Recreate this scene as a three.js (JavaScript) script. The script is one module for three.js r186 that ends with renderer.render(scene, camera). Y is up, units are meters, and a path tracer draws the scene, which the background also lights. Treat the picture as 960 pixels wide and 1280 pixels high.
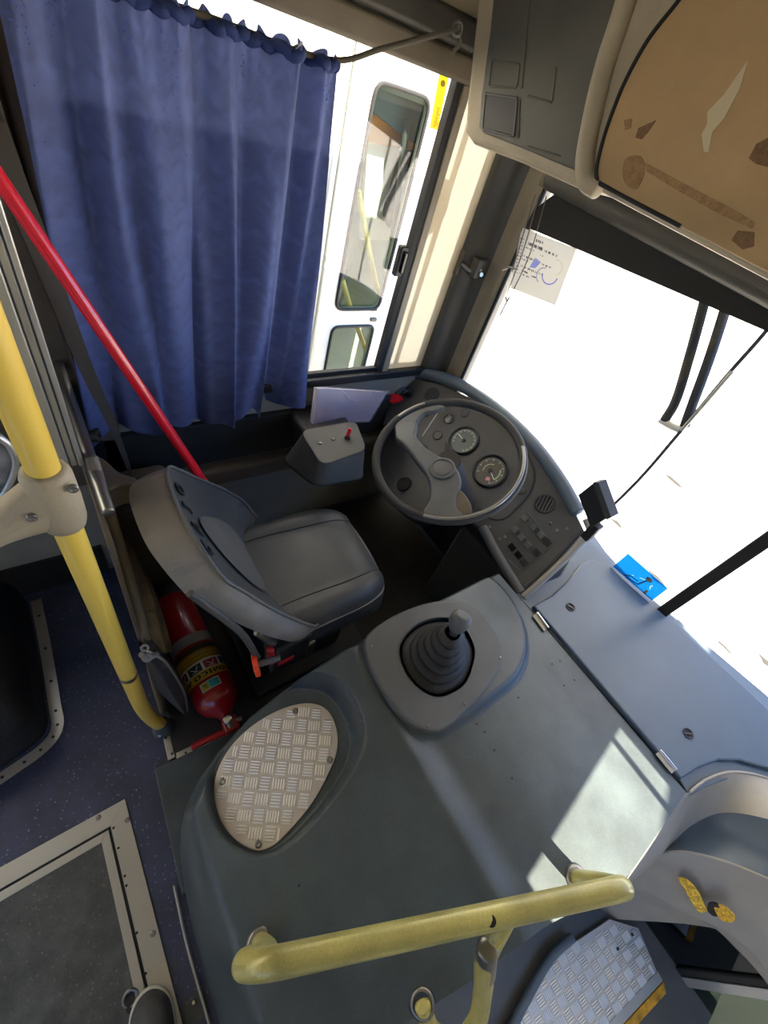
import * as THREE from 'three';
import { RoundedBoxGeometry } from 'three/addons/geometries/RoundedBoxGeometry.js';
import { mergeGeometries, mergeVertices, toCreasedNormals } from 'three/addons/utils/BufferGeometryUtils.js';
import { Sky } from 'three/addons/objects/Sky.js';
import { FontLoader } from 'three/addons/loaders/FontLoader.js';
import { TextGeometry } from 'three/addons/geometries/TextGeometry.js';

// ---------------------------------------------------------------- camera, sky, sun, exposure
const V = (x, y, z) => new THREE.Vector3(x, y, z);
const scene = new THREE.Scene();
const FOCAL = 536, EYE = V(0, 1.75, 0);
const camRight = V(0.538, 0.26, -0.802), camDown = V(0.706, -0.659, 0.26), camFwd = V(-0.461, -0.706, -0.538);
camFwd.normalize(); camRight.addScaledVector(camFwd, -camRight.dot(camFwd)).normalize();
const camUp = V().crossVectors(camRight, camFwd).normalize();
const camera = new THREE.PerspectiveCamera(2 * Math.atan(640 / FOCAL) * 180 / Math.PI, 960 / 1280, 0.02, 300);
camera.position.copy(EYE);
camera.quaternion.setFromRotationMatrix(new THREE.Matrix4().makeBasis(camRight, camUp, camFwd.clone().negate()));
scene.add(camera);
const SUN_EL = 50 * Math.PI / 180;
const sunDir = V(Math.cos(SUN_EL), Math.sin(SUN_EL), 0.0).normalize();
const sky = new Sky();
sky.scale.setScalar(1000);
sky.material.uniforms.turbidity.value = 9;
sky.material.uniforms.rayleigh.value = 0.4;
sky.material.uniforms.mieCoefficient.value = 0.004;
sky.material.uniforms.mieDirectionalG.value = 0.75;
sky.material.uniforms.sunPosition.value.copy(sunDir);
scene.add(sky);
const sun = new THREE.DirectionalLight(0xffedd2, 22);
sun.position.copy(sunDir).multiplyScalar(20); sun.target.position.set(0, 0, -0.5);
sun.castShadow = true; sun.shadow.radius = 1;
Object.assign(sun.shadow.camera, { left: -8, right: 8, top: 8, bottom: -8, near: 0.5, far: 50 });
sun.shadow.mapSize.set(2048, 2048);
scene.add(sun, sun.target);
const renderer = new THREE.WebGLRenderer({ antialias: true });
renderer.toneMapping = THREE.LinearToneMapping;
renderer.toneMappingExposure = 1.68;
renderer.shadowMap.enabled = true;

// ---------------------------------------------------------------- helpers
// a photo pixel gives a direction; the plane it is known to lie on gives the point
function ray(u, v) {
  return camRight.clone().multiplyScalar(u - 480).addScaledVector(camUp, -(v - 640)).addScaledVector(camFwd, FOCAL);
}
const along = (r, t) => EYE.clone().addScaledVector(r, t);
const atX = (u, v, x) => { const r = ray(u, v); return along(r, (x - EYE.x) / r.x); };
const atY = (u, v, y) => { const r = ray(u, v); return along(r, (y - EYE.y) / r.y); };
const atZ = (u, v, z) => { const r = ray(u, v); return along(r, (z - EYE.z) / r.z); };
const atP = (u, v, p, n) => { const r = ray(u, v); return along(r, p.clone().sub(EYE).dot(n) / r.dot(n)); };
let seed = 7;
const rnd = () => { seed = (seed * 1664525 + 1013904223) >>> 0; return seed / 4294967296; };
const clamp = (x, a, b) => Math.min(b, Math.max(a, x));
const sstep = (a, b, x) => { const t = clamp((x - a) / (b - a), 0, 1); return t * t * (3 - 2 * t); };
const lerp = (a, b, t) => a + (b - a) * t;
function hash(x, y) { let h = (x * 374761393 + y * 668265263) | 0; h = Math.imul(h ^ (h >>> 13), 1274126177); return ((h ^ (h >>> 16)) >>> 0) / 4294967296; }
function vnoise(x, y, p) {           // value noise that repeats every p cells
  const xi = Math.floor(x), yi = Math.floor(y), fx = x - xi, fy = y - yi, w = (t) => t * t * (3 - 2 * t), m = (a) => ((a % p) + p) % p;
  const a = hash(m(xi), m(yi)), b = hash(m(xi + 1), m(yi)), c = hash(m(xi), m(yi + 1)), d = hash(m(xi + 1), m(yi + 1));
  return lerp(lerp(a, b, w(fx)), lerp(c, d, w(fx)), w(fy));
}
const fbm = (x, y, p, o = 4) => { let s = 0, a = 0.5; for (let i = 0; i < o; i++) { s += a * vnoise(x, y, p); x *= 2; y *= 2; p *= 2; a *= 0.5; } return s; };
function tex(n, fn, srgb = true) {   // fn(u, v) -> [r, g, b] in 0..1
  const d = new Uint8Array(n * n * 4);
  for (let j = 0; j < n; j++) for (let i = 0; i < n; i++) {
    const c = fn(i / n, j / n, i, j), k = (j * n + i) * 4;
    for (let q = 0; q < 3; q++) d[k + q] = clamp(c[q], 0, 1) * 255;
    d[k + 3] = 255;
  }
  const t = new THREE.DataTexture(d, n, n); t.wrapS = t.wrapT = THREE.RepeatWrapping; t.magFilter = THREE.LinearFilter; t.minFilter = THREE.LinearMipmapLinearFilter; t.generateMipmaps = true;
  if (srgb) t.colorSpace = THREE.SRGBColorSpace;
  t.needsUpdate = true; return t;
}
const rep = (t, m) => { const c = t.clone(); c.repeat.set(1 / m, 1 / m); c.needsUpdate = true; return c; };   // one tile = m metres
function mat(color, roughness, extra = {}) { return new THREE.MeshStandardMaterial({ color, roughness, metalness: 0, side: THREE.DoubleSide, ...extra }); }
function phys(color, roughness, extra = {}) { return new THREE.MeshPhysicalMaterial({ color, roughness, metalness: 0, side: THREE.DoubleSide, ...extra }); }
// uv in metres from the dominant direction of each face
function uvm(g) {
  const q = g.index ? g.toNonIndexed() : g, p = q.attributes.position, uv = new Float32Array(p.count * 2);
  q.computeBoundingBox();
  const a = V(), b = V(), c = V(), n = V();
  for (let i = 0; i < p.count; i += 3) {
    a.fromBufferAttribute(p, i); b.fromBufferAttribute(p, i + 1); c.fromBufferAttribute(p, i + 2);
    n.crossVectors(b.clone().sub(a), c.clone().sub(a)); const x = Math.abs(n.x), y = Math.abs(n.y), z = Math.abs(n.z);
    [a, b, c].forEach((w, k) => { const s = x > y && x > z ? [w.z, w.y] : y > z ? [w.x, w.z] : [w.x, w.y]; uv[(i + k) * 2] = s[0]; uv[(i + k) * 2 + 1] = s[1]; });
  }
  q.setAttribute('uv', new THREE.BufferAttribute(uv, 2)); return q;
}
const used = new Map();
function numbered(n) { const k = used.get(n) ?? 0; used.set(n, k + 1); return k ? n + '_' + String(k).padStart(3, '0') : n; }
function obj(name, geos, material, parent = scene, keepUv = false) {
  let list = (Array.isArray(geos) ? geos : [geos]).map((g) => { const q = keepUv ? (g.index ? g.toNonIndexed() : g) : uvm(g); for (const k of Object.keys(q.attributes)) if (!['position', 'normal', 'uv'].includes(k)) q.deleteAttribute(k); if (!q.attributes.normal) q.computeVertexNormals(); q.morphAttributes = {}; return q; });
  const g = list.length > 1 ? mergeGeometries(list) : list[0];
  const m = new THREE.Mesh(g, material); m.castShadow = m.receiveShadow = true;
  m.name = parent === scene ? numbered(name) : name; parent.add(m); return m;
}
function tag(o, label, category, group) { o.userData.label = label; o.userData.category = category; if (group) o.userData.group = group; return o; }
function thing(name, label, category, at = V(0, 0, 0), group) {
  const o = new THREE.Group(); o.name = numbered(name); o.position.copy(at); scene.add(o); return tag(o, label, category, group);
}
// a part whose geometry is given in world coordinates, under a thing that stands at its base
function part(name, geos, material, parent, keepUv = false) {
  const list = Array.isArray(geos) ? geos : [geos]; let o = parent; const off = V();
  while (o && o !== scene) { off.add(o.position); o = o.parent; }
  list.forEach((g) => g.translate(-off.x, -off.y, -off.z));
  return obj(name, list, material, parent, keepUv);
}
function struct(name, geos, material, label, category) { const m = obj(name, geos, material); m.userData.kind = 'structure'; if (label) m.userData.label = label; if (category) m.userData.category = category; return m; }
const box = (x0, x1, y0, y1, z0, z1) => new THREE.BoxGeometry(x1 - x0, y1 - y0, z1 - z0).translate((x0 + x1) / 2, (y0 + y1) / 2, (z0 + z1) / 2);
const rbox = (x0, x1, y0, y1, z0, z1, r = 0.01, s = 3) => new RoundedBoxGeometry(Math.abs(x1 - x0), Math.abs(y1 - y0), Math.abs(z1 - z0), s, r).translate((x0 + x1) / 2, (y0 + y1) / 2, (z0 + z1) / 2);
function tube(pts, r, seg = 0, closed = false, rad = 14, straight = false) {
  const curve = straight ? new THREE.CurvePath() : new THREE.CatmullRomCurve3(pts, closed, 'centripetal');
  if (straight) for (let i = 0; i + 1 < pts.length; i++) curve.add(new THREE.LineCurve3(pts[i], pts[i + 1]));
  const g = [new THREE.TubeGeometry(curve, seg || pts.length * 10, r, rad, closed)];
  if (!closed) for (const [e, t] of [[pts[0], curve.getTangent(0).negate()], [pts[pts.length - 1], curve.getTangent(1)]]) {
    const c = new THREE.SphereGeometry(r, rad, 4, 0, Math.PI * 2, 0, Math.PI / 2).scale(1, 0.35, 1);
    c.applyQuaternion(new THREE.Quaternion().setFromUnitVectors(V(0, 1, 0), t.normalize())); g.push(c.translate(e.x, e.y, e.z));
  }
  return mergeGeometries(g.map((q) => q.toNonIndexed()));
}
function frameOf(o, zdir, xdir) {    // matrix with local z = zdir (out of the surface) and local x near xdir
  const z = zdir.clone().normalize(), x = xdir.clone().addScaledVector(z, -xdir.dot(z)).normalize(), y = V().crossVectors(z, x);
  const m = new THREE.Matrix4().makeBasis(x, y, z); m.setPosition(o); return m;
}
function roundPoly(pts, r = 0.2, n = 6) {    // corners cut to arcs, r = share of the shorter side
  const out = [];
  pts.forEach((p, i) => { const a = pts[(i + pts.length - 1) % pts.length], b = pts[(i + 1) % pts.length], d = r * Math.min(p.distanceTo(a), p.distanceTo(b)), s = p.clone().lerp(a, d / p.distanceTo(a)), e = p.clone().lerp(b, d / p.distanceTo(b));
    for (let k = 0; k <= n; k++) { const t = k / n; out.push(s.clone().multiplyScalar((1 - t) * (1 - t)).addScaledVector(p, 2 * t * (1 - t)).addScaledVector(e, t * t)); } });
  return out;
}
function closedSmooth(pts, n = 60) { return new THREE.CatmullRomCurve3(pts, true, 'centripetal').getPoints(n).slice(0, n); }
// a plate: its front face is the polygon, it goes back by th along the inner side
function slab(pts, th, { bevel = 0, smooth = 0, holes = [], n = null, hs = 0 } = {}) {
  if (smooth) pts = closedSmooth(pts, smooth);
  const o = pts.reduce((s, p) => s.add(p), V()).divideScalar(pts.length);
  if (!n) { n = V(); for (let i = 0; i < pts.length; i++) { const a = pts[i].clone().sub(o), b = pts[(i + 1) % pts.length].clone().sub(o); n.add(a.cross(b)); } n.normalize(); if (n.dot(EYE.clone().sub(o)) < 0) n.negate(); }
  const m = frameOf(o, n, Math.abs(n.x) < 0.8 ? V(1, 0, 0) : V(0, 0, 1)), inv = m.clone().invert();
  const loc = (q) => { const w = q.clone().applyMatrix4(inv); return new THREE.Vector2(w.x, w.y); };
  const s = new THREE.Shape(pts.map(loc));
  for (const h of holes) s.holes.push(new THREE.Path((hs ? closedSmooth(h, hs) : h).map(loc)));
  const g = new THREE.ExtrudeGeometry(s, { depth: Math.max(th - 2 * bevel, 1e-4), bevelEnabled: bevel > 0, bevelThickness: bevel, bevelSize: bevel, bevelOffset: -bevel, bevelSegments: 3, curveSegments: 8 });
  g.translate(0, 0, -(th - bevel)); g.applyMatrix4(m); return g;
}
function grid(nu, nv, fn, flip = false) {     // fn(s, t) -> Vector3, s and t in 0..1; uv = metres along
  const p = [], uv = [], idx = [];
  for (let j = 0; j <= nv; j++) for (let i = 0; i <= nu; i++) { const w = fn(i / nu, j / nv); p.push(w.x, w.y, w.z); uv.push(i / nu, j / nv); }
  for (let j = 0; j < nv; j++) for (let i = 0; i < nu; i++) { const a = j * (nu + 1) + i, b = a + 1, c = a + nu + 1, d = c + 1; flip ? idx.push(a, c, b, b, c, d) : idx.push(a, b, c, b, d, c); }
  const g = new THREE.BufferGeometry(); g.setAttribute('position', new THREE.Float32BufferAttribute(p, 3)); g.setAttribute('uv', new THREE.Float32BufferAttribute(uv, 2)); g.setIndex(idx); g.computeVertexNormals(); return g;
}
// rows of points -> smooth surface
function loft(rows, nu = 40, nv = 8, smoothRows = false) {
  const cs = rows.map((r) => new THREE.CatmullRomCurve3(r, false, 'centripetal'));
  return grid(nu, (rows.length - 1) * nv, (s, t) => {
    const k = t * (rows.length - 1);
    if (smoothRows) return new THREE.CatmullRomCurve3(cs.map((c) => c.getPoint(s)), false, 'centripetal').getPoint(t);
    const i = Math.min(Math.floor(k), rows.length - 2); return cs[i].getPoint(s).lerp(cs[i + 1].getPoint(s), k - i);
  });
}
function cyl(p, axis, r0, r1, h, seg = 24, open = false) {     // from p along axis
  const g = new THREE.CylinderGeometry(r1, r0, h, seg, 1, open).translate(0, h / 2, 0);
  g.applyQuaternion(new THREE.Quaternion().setFromUnitVectors(V(0, 1, 0), axis.clone().normalize())); return g.translate(p.x, p.y, p.z);
}
function lathe(p, axis, prof, seg = 32) {      // prof: [radius, height along axis]
  const g = new THREE.LatheGeometry(prof.map((q) => new THREE.Vector2(q[0], q[1])), seg);
  g.applyQuaternion(new THREE.Quaternion().setFromUnitVectors(V(0, 1, 0), axis.clone().normalize())); return g.translate(p.x, p.y, p.z);
}
const torus = (p, axis, R, r, a = 40, b = 12) => { const g = new THREE.TorusGeometry(R, r, b, a); g.applyQuaternion(new THREE.Quaternion().setFromUnitVectors(V(0, 0, 1), axis.clone().normalize())); return g.translate(p.x, p.y, p.z); };
function canvasTex(w, h, draw) { const c = document.createElement('canvas'); c.width = w; c.height = h; draw(c.getContext('2d'), w, h); const t = new THREE.CanvasTexture(c); t.colorSpace = THREE.SRGBColorSpace; return t; }
// flat print on a quad given by corners (top left, top right, bottom right, bottom left)
function quad(tl, tr, br, bl) {
  const g = new THREE.BufferGeometry(), P = [bl, br, tr, bl, tr, tl], U = [0, 0, 1, 0, 1, 1, 0, 0, 1, 1, 0, 1];
  g.setAttribute('position', new THREE.Float32BufferAttribute(P.flatMap((p) => [p.x, p.y, p.z]), 3)); g.setAttribute('uv', new THREE.Float32BufferAttribute(U, 2)); g.computeVertexNormals(); return g;
}
const font = await new FontLoader().loadAsync('fonts/droid/droid_sans_bold.typeface.json');

// ---------------------------------------------------------------- materials
const grainBump = rep(tex(256, (u, v, i, j) => { const n = 0.5 * hash(i, j) + 0.5 * fbm(u * 40, v * 40, 40, 2); return [n, n, n]; }, false), 0.12);
function blotch(c, amp, scale = 6, speck = 0, speckCol = [1, 1, 1], dens = 0.01) {
  return tex(256, (u, v, i, j) => {
    const n = (fbm(u * scale, v * scale, scale, 5) - 0.47) * amp + (hash(i + 91, j) - 0.5) * amp * 0.25; let o = c.map((k) => k * (1 + n));
    if (speck && hash(i * 3 + 5, j * 7 + 1) < dens) { const s = speck * hash(j, i); o = o.map((k, q) => lerp(k, speckCol[q], s)); }
    return o;
  });
}
const S = (h) => [(h >> 16 & 255) / 255, (h >> 8 & 255) / 255, (h & 255) / 255];
const plastic = (hex, rough, amp = 0.16, m = 0.5, bump = 0.00025) => mat(0xffffff, rough, { map: rep(blotch(S(hex), amp), m), bumpMap: grainBump, bumpScale: bump });
const M = {
  cover: plastic(0x465054, 0.35, 0.4, 0.55),
  coverTrim: plastic(0x5a5c5c, 0.5),
  dash: plastic(0x484847, 0.58),
  dashDark: plastic(0x333332, 0.7),
  dashBlue: plastic(0x55636f, 0.4, 0.1),
  lid: plastic(0x4f5e6e, 0.33, 0.08),
  stairSide: plastic(0xc2bdb3, 0.55, 0.14),
  consoleGrey: plastic(0x98938a, 0.5, 0.14),
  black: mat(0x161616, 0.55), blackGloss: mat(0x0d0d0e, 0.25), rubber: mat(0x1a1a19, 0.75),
  boot: plastic(0x262626, 0.62, 0.2),
  vinyl: plastic(0x4b4d4d, 0.42, 0.18, 0.4, 0.0004), vinylLight: plastic(0x66655f, 0.62, 0.12, 0.4, 0.0004), vinylSide: plastic(0x86817a, 0.5, 0.2, 0.3, 0.0004),
  beige: plastic(0xa69a82, 0.6, 0.14), beigeDark: plastic(0x776d5c, 0.65, 0.2), overheadDark: plastic(0x53524a, 0.5, 0.15),
  wallGrey: plastic(0x8c8a80, 0.6, 0.15), wallBlack: mat(0x1b1b1a, 0.7), brownGrey: plastic(0x5c5346, 0.7, 0.3),
  pillar: plastic(0x4b4841, 0.55, 0.15), pillarLight: plastic(0x8a7f6a, 0.6, 0.15),
  ceiling: plastic(0xb0a78f, 0.7, 0.1),
  alu: mat(0xb9b8b2, 0.38, { metalness: 0.75, bumpMap: grainBump, bumpScale: 0.0002 }),
  tread: mat(0xcdc6be, 0.42, { metalness: 0.45 }), treadBar: mat(0xf2eee8, 0.3, { metalness: 0.5 }),
  steel: mat(0x8d8b86, 0.35, { metalness: 0.9 }), chrome: mat(0xd8d8d8, 0.15, { metalness: 1 }),
  yellow: phys(0xecca58, 0.35, { clearcoat: 0.4, clearcoatRoughness: 0.2 }),
  rail: mat(0xffffff, 0.3, { map: rep(blotch(S(0xbfb76e), 0.4, 5), 0.4), metalness: 0.05 }),
  red: phys(0xe0142a, 0.28, { clearcoat: 0.5 }), redDark: phys(0x9c1014, 0.3, { clearcoat: 0.4 }), orange: mat(0xe8461c, 0.4),
  floor: mat(0xffffff, 0.6, { map: rep(blotch(S(0x343950), 0.5, 10, 0.8, [0.66, 0.70, 0.82], 0.02), 0.85), bumpMap: grainBump, bumpScale: 0.0006 }),
  hatch: mat(0xffffff, 0.75, { map: rep(blotch(S(0x4a4c49), 0.5, 20, 0.6, [0.62, 0.62, 0.59], 0.018), 0.8), bumpMap: grainBump, bumpScale: 0.0012 }),
  cabFloor: plastic(0x2d2a26, 0.85, 0.4),
  concrete: mat(0xffffff, 0.9, { map: rep(blotch(S(0xd9d5c9), 0.12, 8), 3) }),
  glass: phys(0xffffff, 0.0, { transmission: 1, thickness: 0, ior: 1.45 }),
  busWhite: plastic(0xdedccb, 0.4, 0.05, 1.2, 0), paper: phys(0xf0efee, 0.9, { transmission: 0.35, thickness: 0 }),
};
// ---------------------------------------------------------------- the bus shell
const XW = -1.3, XR = 1.1, YC = 2.12, ZB = 6;
const STEP_Y = -0.12;
const floorM = struct('floor', [box(XW, 0.62, -0.06, 0, -0.12, ZB), box(0.62, XR, -0.06, 0, -0.3, ZB), box(XW, -0.2, -0.06, 0, -1.55, -0.12)], M.floor, 'dark navy speckled vinyl floor of the bus', 'floor');
part('cab_mat', box(-1.28, -0.3, 0, 0.012, -1.45, -0.02), M.cabFloor, floorM);
struct('ceiling', [box(XW - 0.05, XR + 0.08, YC, YC + 0.06, -1.75, ZB + 0.05)], M.ceiling, 'pale beige roof lining', 'ceiling');
// left side: sill wall, header, pillars
const SILL = 0.825, HEAD = 1.75, BARZ = -1.146;
const wl = struct('wall_left', [box(XW - 0.06, XW, -0.9, 0.5, -1.5, ZB), box(XW - 0.06, XW - 0.004, 0.5, SILL, -1.5, ZB), box(XW - 0.06, XW, HEAD + 0.05, YC, -1.5, ZB)], M.wallGrey, 'grey side wall under and over the driver window', 'wall');
part('kick_panel', rbox(XW - 0.01, XW + 0.02, 0.505, 0.70, -1.4, -0.04, 0.008), M.wallBlack, wl);
part('wall_shelf', rbox(XW - 0.01, XW + 0.05, 0.40, 0.49, -1.35, -0.04, 0.02), M.brownGrey, wl);
part('window_sill', rbox(XW - 0.02, XW + 0.012, SILL - 0.03, SILL + 0.005, -1.42, -0.04, 0.006), M.black, wl);
part('header_trim', rbox(XW - 0.03, XW + 0.02, HEAD, HEAD + 0.055, -1.42, -0.06, 0.01), M.beigeDark, wl);
part('header_channel', rbox(XW - 0.03, XW + 0.03, HEAD + 0.06, HEAD + 0.12, -1.42, 3.5, 0.012), M.pillar, wl);
part('roof_cove', grid(1, 10, (s, t) => V(XW + 0.02 + 0.16 * t * t, HEAD + 0.11 + (YC - HEAD - 0.11) * Math.sqrt(t), lerp(-1.42, 4, s))), M.beige, wl);
for (const z of [1.5, 2.7, 3.9]) part('window_pillar', box(XW - 0.06, XW, SILL, HEAD + 0.05, z, z + 0.1), M.wallGrey, wl);
part('rear_quarter', box(XW - 0.06, XW, SILL, HEAD + 0.06, ZB - 0.1, ZB), M.wallGrey, wl);
part('lower_skirting', box(XW, XW + 0.012, 0.0, 0.17, 0.02, 3.9), M.wallBlack, wl);
// pillar behind the driver window
const bp = struct('trim_1', [rbox(XW - 0.07, XW + 0.02, 0.1, YC, -0.13, -0.062, 0.015), box(XW - 0.05, XW, 0.5, YC, -0.1, 0.42)], M.brownGrey, 'worn brown grey pillar between driver window and partition', 'pillar');
part('pillar_cover', rbox(XW - 0.06, XW + 0.05, 0.75, YC, -0.055, 0.0, 0.012), M.brownGrey, bp);
// the driver window: divider bar, quarter frame, glass
const w1 = struct('window_1', [box(XW - 0.035, XW - 0.005, SILL, HEAD, BARZ - 0.012, BARZ + 0.012)], M.rubber, 'driver side window with black divider bar', 'window');
part('divider_strip', rbox(XW - 0.035, XW + 0.0, SILL, HEAD, BARZ - 0.045, BARZ - 0.014, 0.004), M.pillarLight, w1);
part('front_strip', rbox(XW - 0.035, XW + 0.0, SILL, HEAD, -1.42, -1.405, 0.004), M.rubber, w1);
part('pane', box(XW - 0.028, XW - 0.023, SILL, HEAD, BARZ, -0.12), M.glass, w1);
const hazy = phys(0xb9ae98, 0.95, { transmission: 0.5, thickness: 0, transparent: true, opacity: 0.72 });
const qp = part('quarter_pane', box(XW - 0.024, XW - 0.02, SILL, HEAD, -1.405, BARZ - 0.045), hazy, w1); qp.userData.label = 'milky dust-hazed quarter pane';
part('slide_rail', [box(XW - 0.03, XW - 0.012, SILL, SILL + 0.02, BARZ, -0.12)], M.black, w1);
// sliding catch and quarter window latch
{ const c = atX(500, 325, XW - 0.005), t = thing('window_catch', 'small black plastic catch on the divider bar of the driver window', 'catch', c);
  part('body', rbox(c.x - 0.005, c.x + 0.02, c.y - 0.05, c.y + 0.05, c.z - 0.012, c.z + 0.022, 0.006), M.black, t);
  part('grip', rbox(c.x + 0.012, c.x + 0.03, c.y - 0.035, c.y + 0.035, c.z - 0.006, c.z + 0.008, 0.004), M.blackGloss, t); }
{ const c = atX(583, 332, XW), t = thing('quarter_window_latch', 'metal folding latch joining hazy quarter pane to front pillar', 'latch', c);
  const a = atX(575, 328, XW - 0.01), b = atX(600, 336, -1.245);
  part('pane_bracket', rbox(a.x - 0.006, a.x + 0.012, a.y - 0.045, a.y + 0.045, a.z - 0.016, a.z + 0.016, 0.004), M.brownGrey, t);
  part('arm', tube([V(a.x + 0.012, a.y, a.z), V((a.x + b.x) / 2 + 0.01, a.y - 0.012, (a.z + b.z) / 2), V(b.x + 0.01, b.y, b.z)], 0.011), M.steel, t);
  part('pillar_bracket', rbox(b.x - 0.03, b.x + 0.012, b.y - 0.035, b.y + 0.035, b.z - 0.03, b.z + 0.03, 0.006), M.pillar, t);
  part('rivet', cyl(V(b.x + 0.01, b.y - 0.015, b.z), V(1, 0.2, 0.3), 0.009, 0.008, 0.012), M.chrome, t); }
// front pillar: dark side face and pale windscreen return, swept down from the roof
{ const prof = (pts) => grid(pts.length * 4, 8, (s, t) => { const c = new THREE.CatmullRomCurve3(pts.map((p) => V(p[0], 0, p[1])), false, 'centripetal').getPoint(s); return V(c.x, lerp(0.5, 1.78, t), c.z); });
  const p = struct('trim_2', prof([[-1.36, -1.40], [-1.295, -1.402], [-1.275, -1.43], [-1.262, -1.47], [-1.235, -1.49]]), M.pillar, 'dark windscreen pillar beside hazy quarter pane', 'pillar');
  part('windscreen_return', prof([[-1.235, -1.49], [-1.2, -1.493], [-1.165, -1.487], [-1.15, -1.5], [-1.15, -1.55], [-1.36, -1.52], [-1.36, -1.40]]), M.pillarLight, p);
  part('rubber_seal', tube([V(-1.147, 0.5, -1.503), V(-1.147, 1.1, -1.503), V(-1.147, 1.78, -1.503)], 0.008), M.rubber, p); }
// front of the bus: lower front wall, header, windscreen
const wsZ = (x) => -1.635 + 0.15 * Math.pow(Math.abs((x - 0.05) / 1.2), 2.2);
struct('wall_front', [box(-1.34, XR + 0.06, -0.9, 0.5, -1.78, -1.66), box(-1.34, XR + 0.06, 1.8, YC + 0.06, -1.72, -1.6)], M.busWhite, 'front bodywork under and over the windscreen', 'wall');
const w2 = struct('window_2', [grid(40, 2, (s, t) => { const x = lerp(-1.15, XR, s); return V(x, lerp(0.48, 1.82, t), wsZ(x) - 0.012); })], M.glass, 'wide curved windscreen in two halves', 'window');
part('centre_bar', rbox(0.067, 0.107, 0.45, 1.82, -1.66, -1.625, 0.006), M.rubber, w2);
part('lower_seal', tube(Array.from({ length: 14 }, (_, i) => { const x = lerp(-1.15, XR, i / 13); return V(x, 0.5, wsZ(x)); }), 0.014), M.rubber, w2);
// right side: door opening in front, solid panel, passenger windows
const DR = -0.55;
const wr = struct('wall_right', [box(XR, XR + 0.06, -0.9, 0.85, 0.6, ZB), box(XR, XR + 0.06, -0.9, -0.02, DR, 0.6), box(XR, XR + 0.06, 0.74, 0.85, DR, 0.6), box(XR, XR + 0.06, -0.02, 0.74, DR, DR + 0.04), box(XR, XR + 0.06, 1.75, YC, DR, ZB), box(XR, XR + 0.06, 0.85, 1.75, DR, 0.85), box(XR, XR + 0.06, 0.85, 1.75, 1.7, 1.8), box(XR, XR + 0.06, 0.85, 1.75, 3.0, 3.1), box(XR, XR + 0.06, 0.85, 1.75, 4.3, 4.4), box(XR, XR + 0.06, 2.005, YC, -1.7, DR), box(XR, XR + 0.06, -0.9, YC, -1.78, -1.66)], M.wallGrey, 'grey side wall on the door side', 'wall');
struct('window_3', box(XR + 0.028, XR + 0.032, -0.02, 0.74, DR + 0.04, 0.6), M.glass, 'added low glazed opening that lights the stair side behind the doorway', 'window');  // unseen opening added to let light onto the stair side panel
part('sun_cut_panel', slab([V(XR, 2.06, DR), V(XR, 2.06, -1.62), V(XR, 1.1, -1.62), V(XR, 1.1, -1.10), V(XR, 1.64, -1.085), V(XR, 1.555, DR)], 0.05, { n: V(-1, 0, 0) }), M.beige, wr);  // unseen panel added, lower edge sloped to shape the sun patch
struct('wall_rear', [box(XW, XR, -0.9, 0.9, ZB, ZB + 0.06), box(XW, XR, 1.75, YC, ZB, ZB + 0.06), box(XW, -0.95, 0.9, 1.75, ZB, ZB + 0.06), box(0.75, XR, 0.9, 1.75, ZB, ZB + 0.06)], M.wallGrey, 'rear end wall of the saloon', 'wall');
// entrance steps
const stepM = struct('trim_3', [box(0.5, XR + 0.05, STEP_Y - 0.25, STEP_Y - 0.02, -1.3, -0.3), box(0.5, XR + 0.05, -0.62, -0.55, -1.7, DR), box(0.45, 0.52, -0.6, 0.0, -1.2, -0.28), box(0.6, XR + 0.02, -0.6, 0.32, -1.36, -1.31)], M.coverTrim, 'dark stairwell sides and risers at the front door', 'stairwell');
// ---------------------------------------------------------------- engine cover
const TOP = 0.57;
const plateY = (z) => 0.372 - 0.27 * (z + 0.08);
function platePoint(u, v) { const n = V(0, 1, 0.27).normalize(); return atP(u, v, V(0, plateY(-0.08), -0.08), n); }
const platePx = [[390, 879], [410, 888], [421, 912], [421, 940], [408, 972], [390, 1004], [362, 1038], [340, 1058], [322, 1063], [300, 1054], [280, 1033], [269, 1003], [269, 972], [287, 935], [318, 905], [357, 884]];
const plateOut = closedSmooth(platePx.map(([u, v]) => platePoint(u, v)), 80);
const recessPx = [[372, 859], [412, 868], [434, 900], [441, 930], [432, 962], [404, 1004], [372, 1040], [345, 1062], [322, 1067], [297, 1058], [276, 1037], [264, 1005], [264, 970], [282, 931], [313, 898], [345, 870]];
const recessOut = closedSmooth(recessPx.map(([u, v]) => platePoint(u, v)), 80);
const plinthOut = closedSmooth([[452, 800], [474, 778], [545, 743], [608, 719], [630, 735], [652, 770], [660, 806], [650, 842], [618, 872], [575, 903], [545, 918], [522, 912], [490, 878], [462, 832]].map(([u, v]) => atY(u, v, TOP + 0.015)), 80);
function sdf(poly, x, z) {           // signed distance in plan, negative inside
  let d = 1e9, c = false;
  for (let i = 0, j = poly.length - 1; i < poly.length; j = i++) {
    const a = poly[i], b = poly[j], ex = b.x - a.x, ez = b.z - a.z, wx = x - a.x, wz = z - a.z, t = clamp((wx * ex + wz * ez) / (ex * ex + ez * ez), 0, 1);
    d = Math.min(d, Math.hypot(wx - ex * t, wz - ez * t));
    if ((a.z > z) !== (b.z > z) && x < (b.x - a.x) * (z - a.z) / (b.z - a.z) + a.x) c = !c;
  }
  return c ? -d : d;
}
const smin = (a, b, k) => { const h = clamp(0.5 + 0.5 * (b - a) / k, 0, 1); return lerp(b, a, h) - k * h * (1 - h); };
const ZF = -1.155, ZR = 0.088, XL = -0.425;
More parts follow.
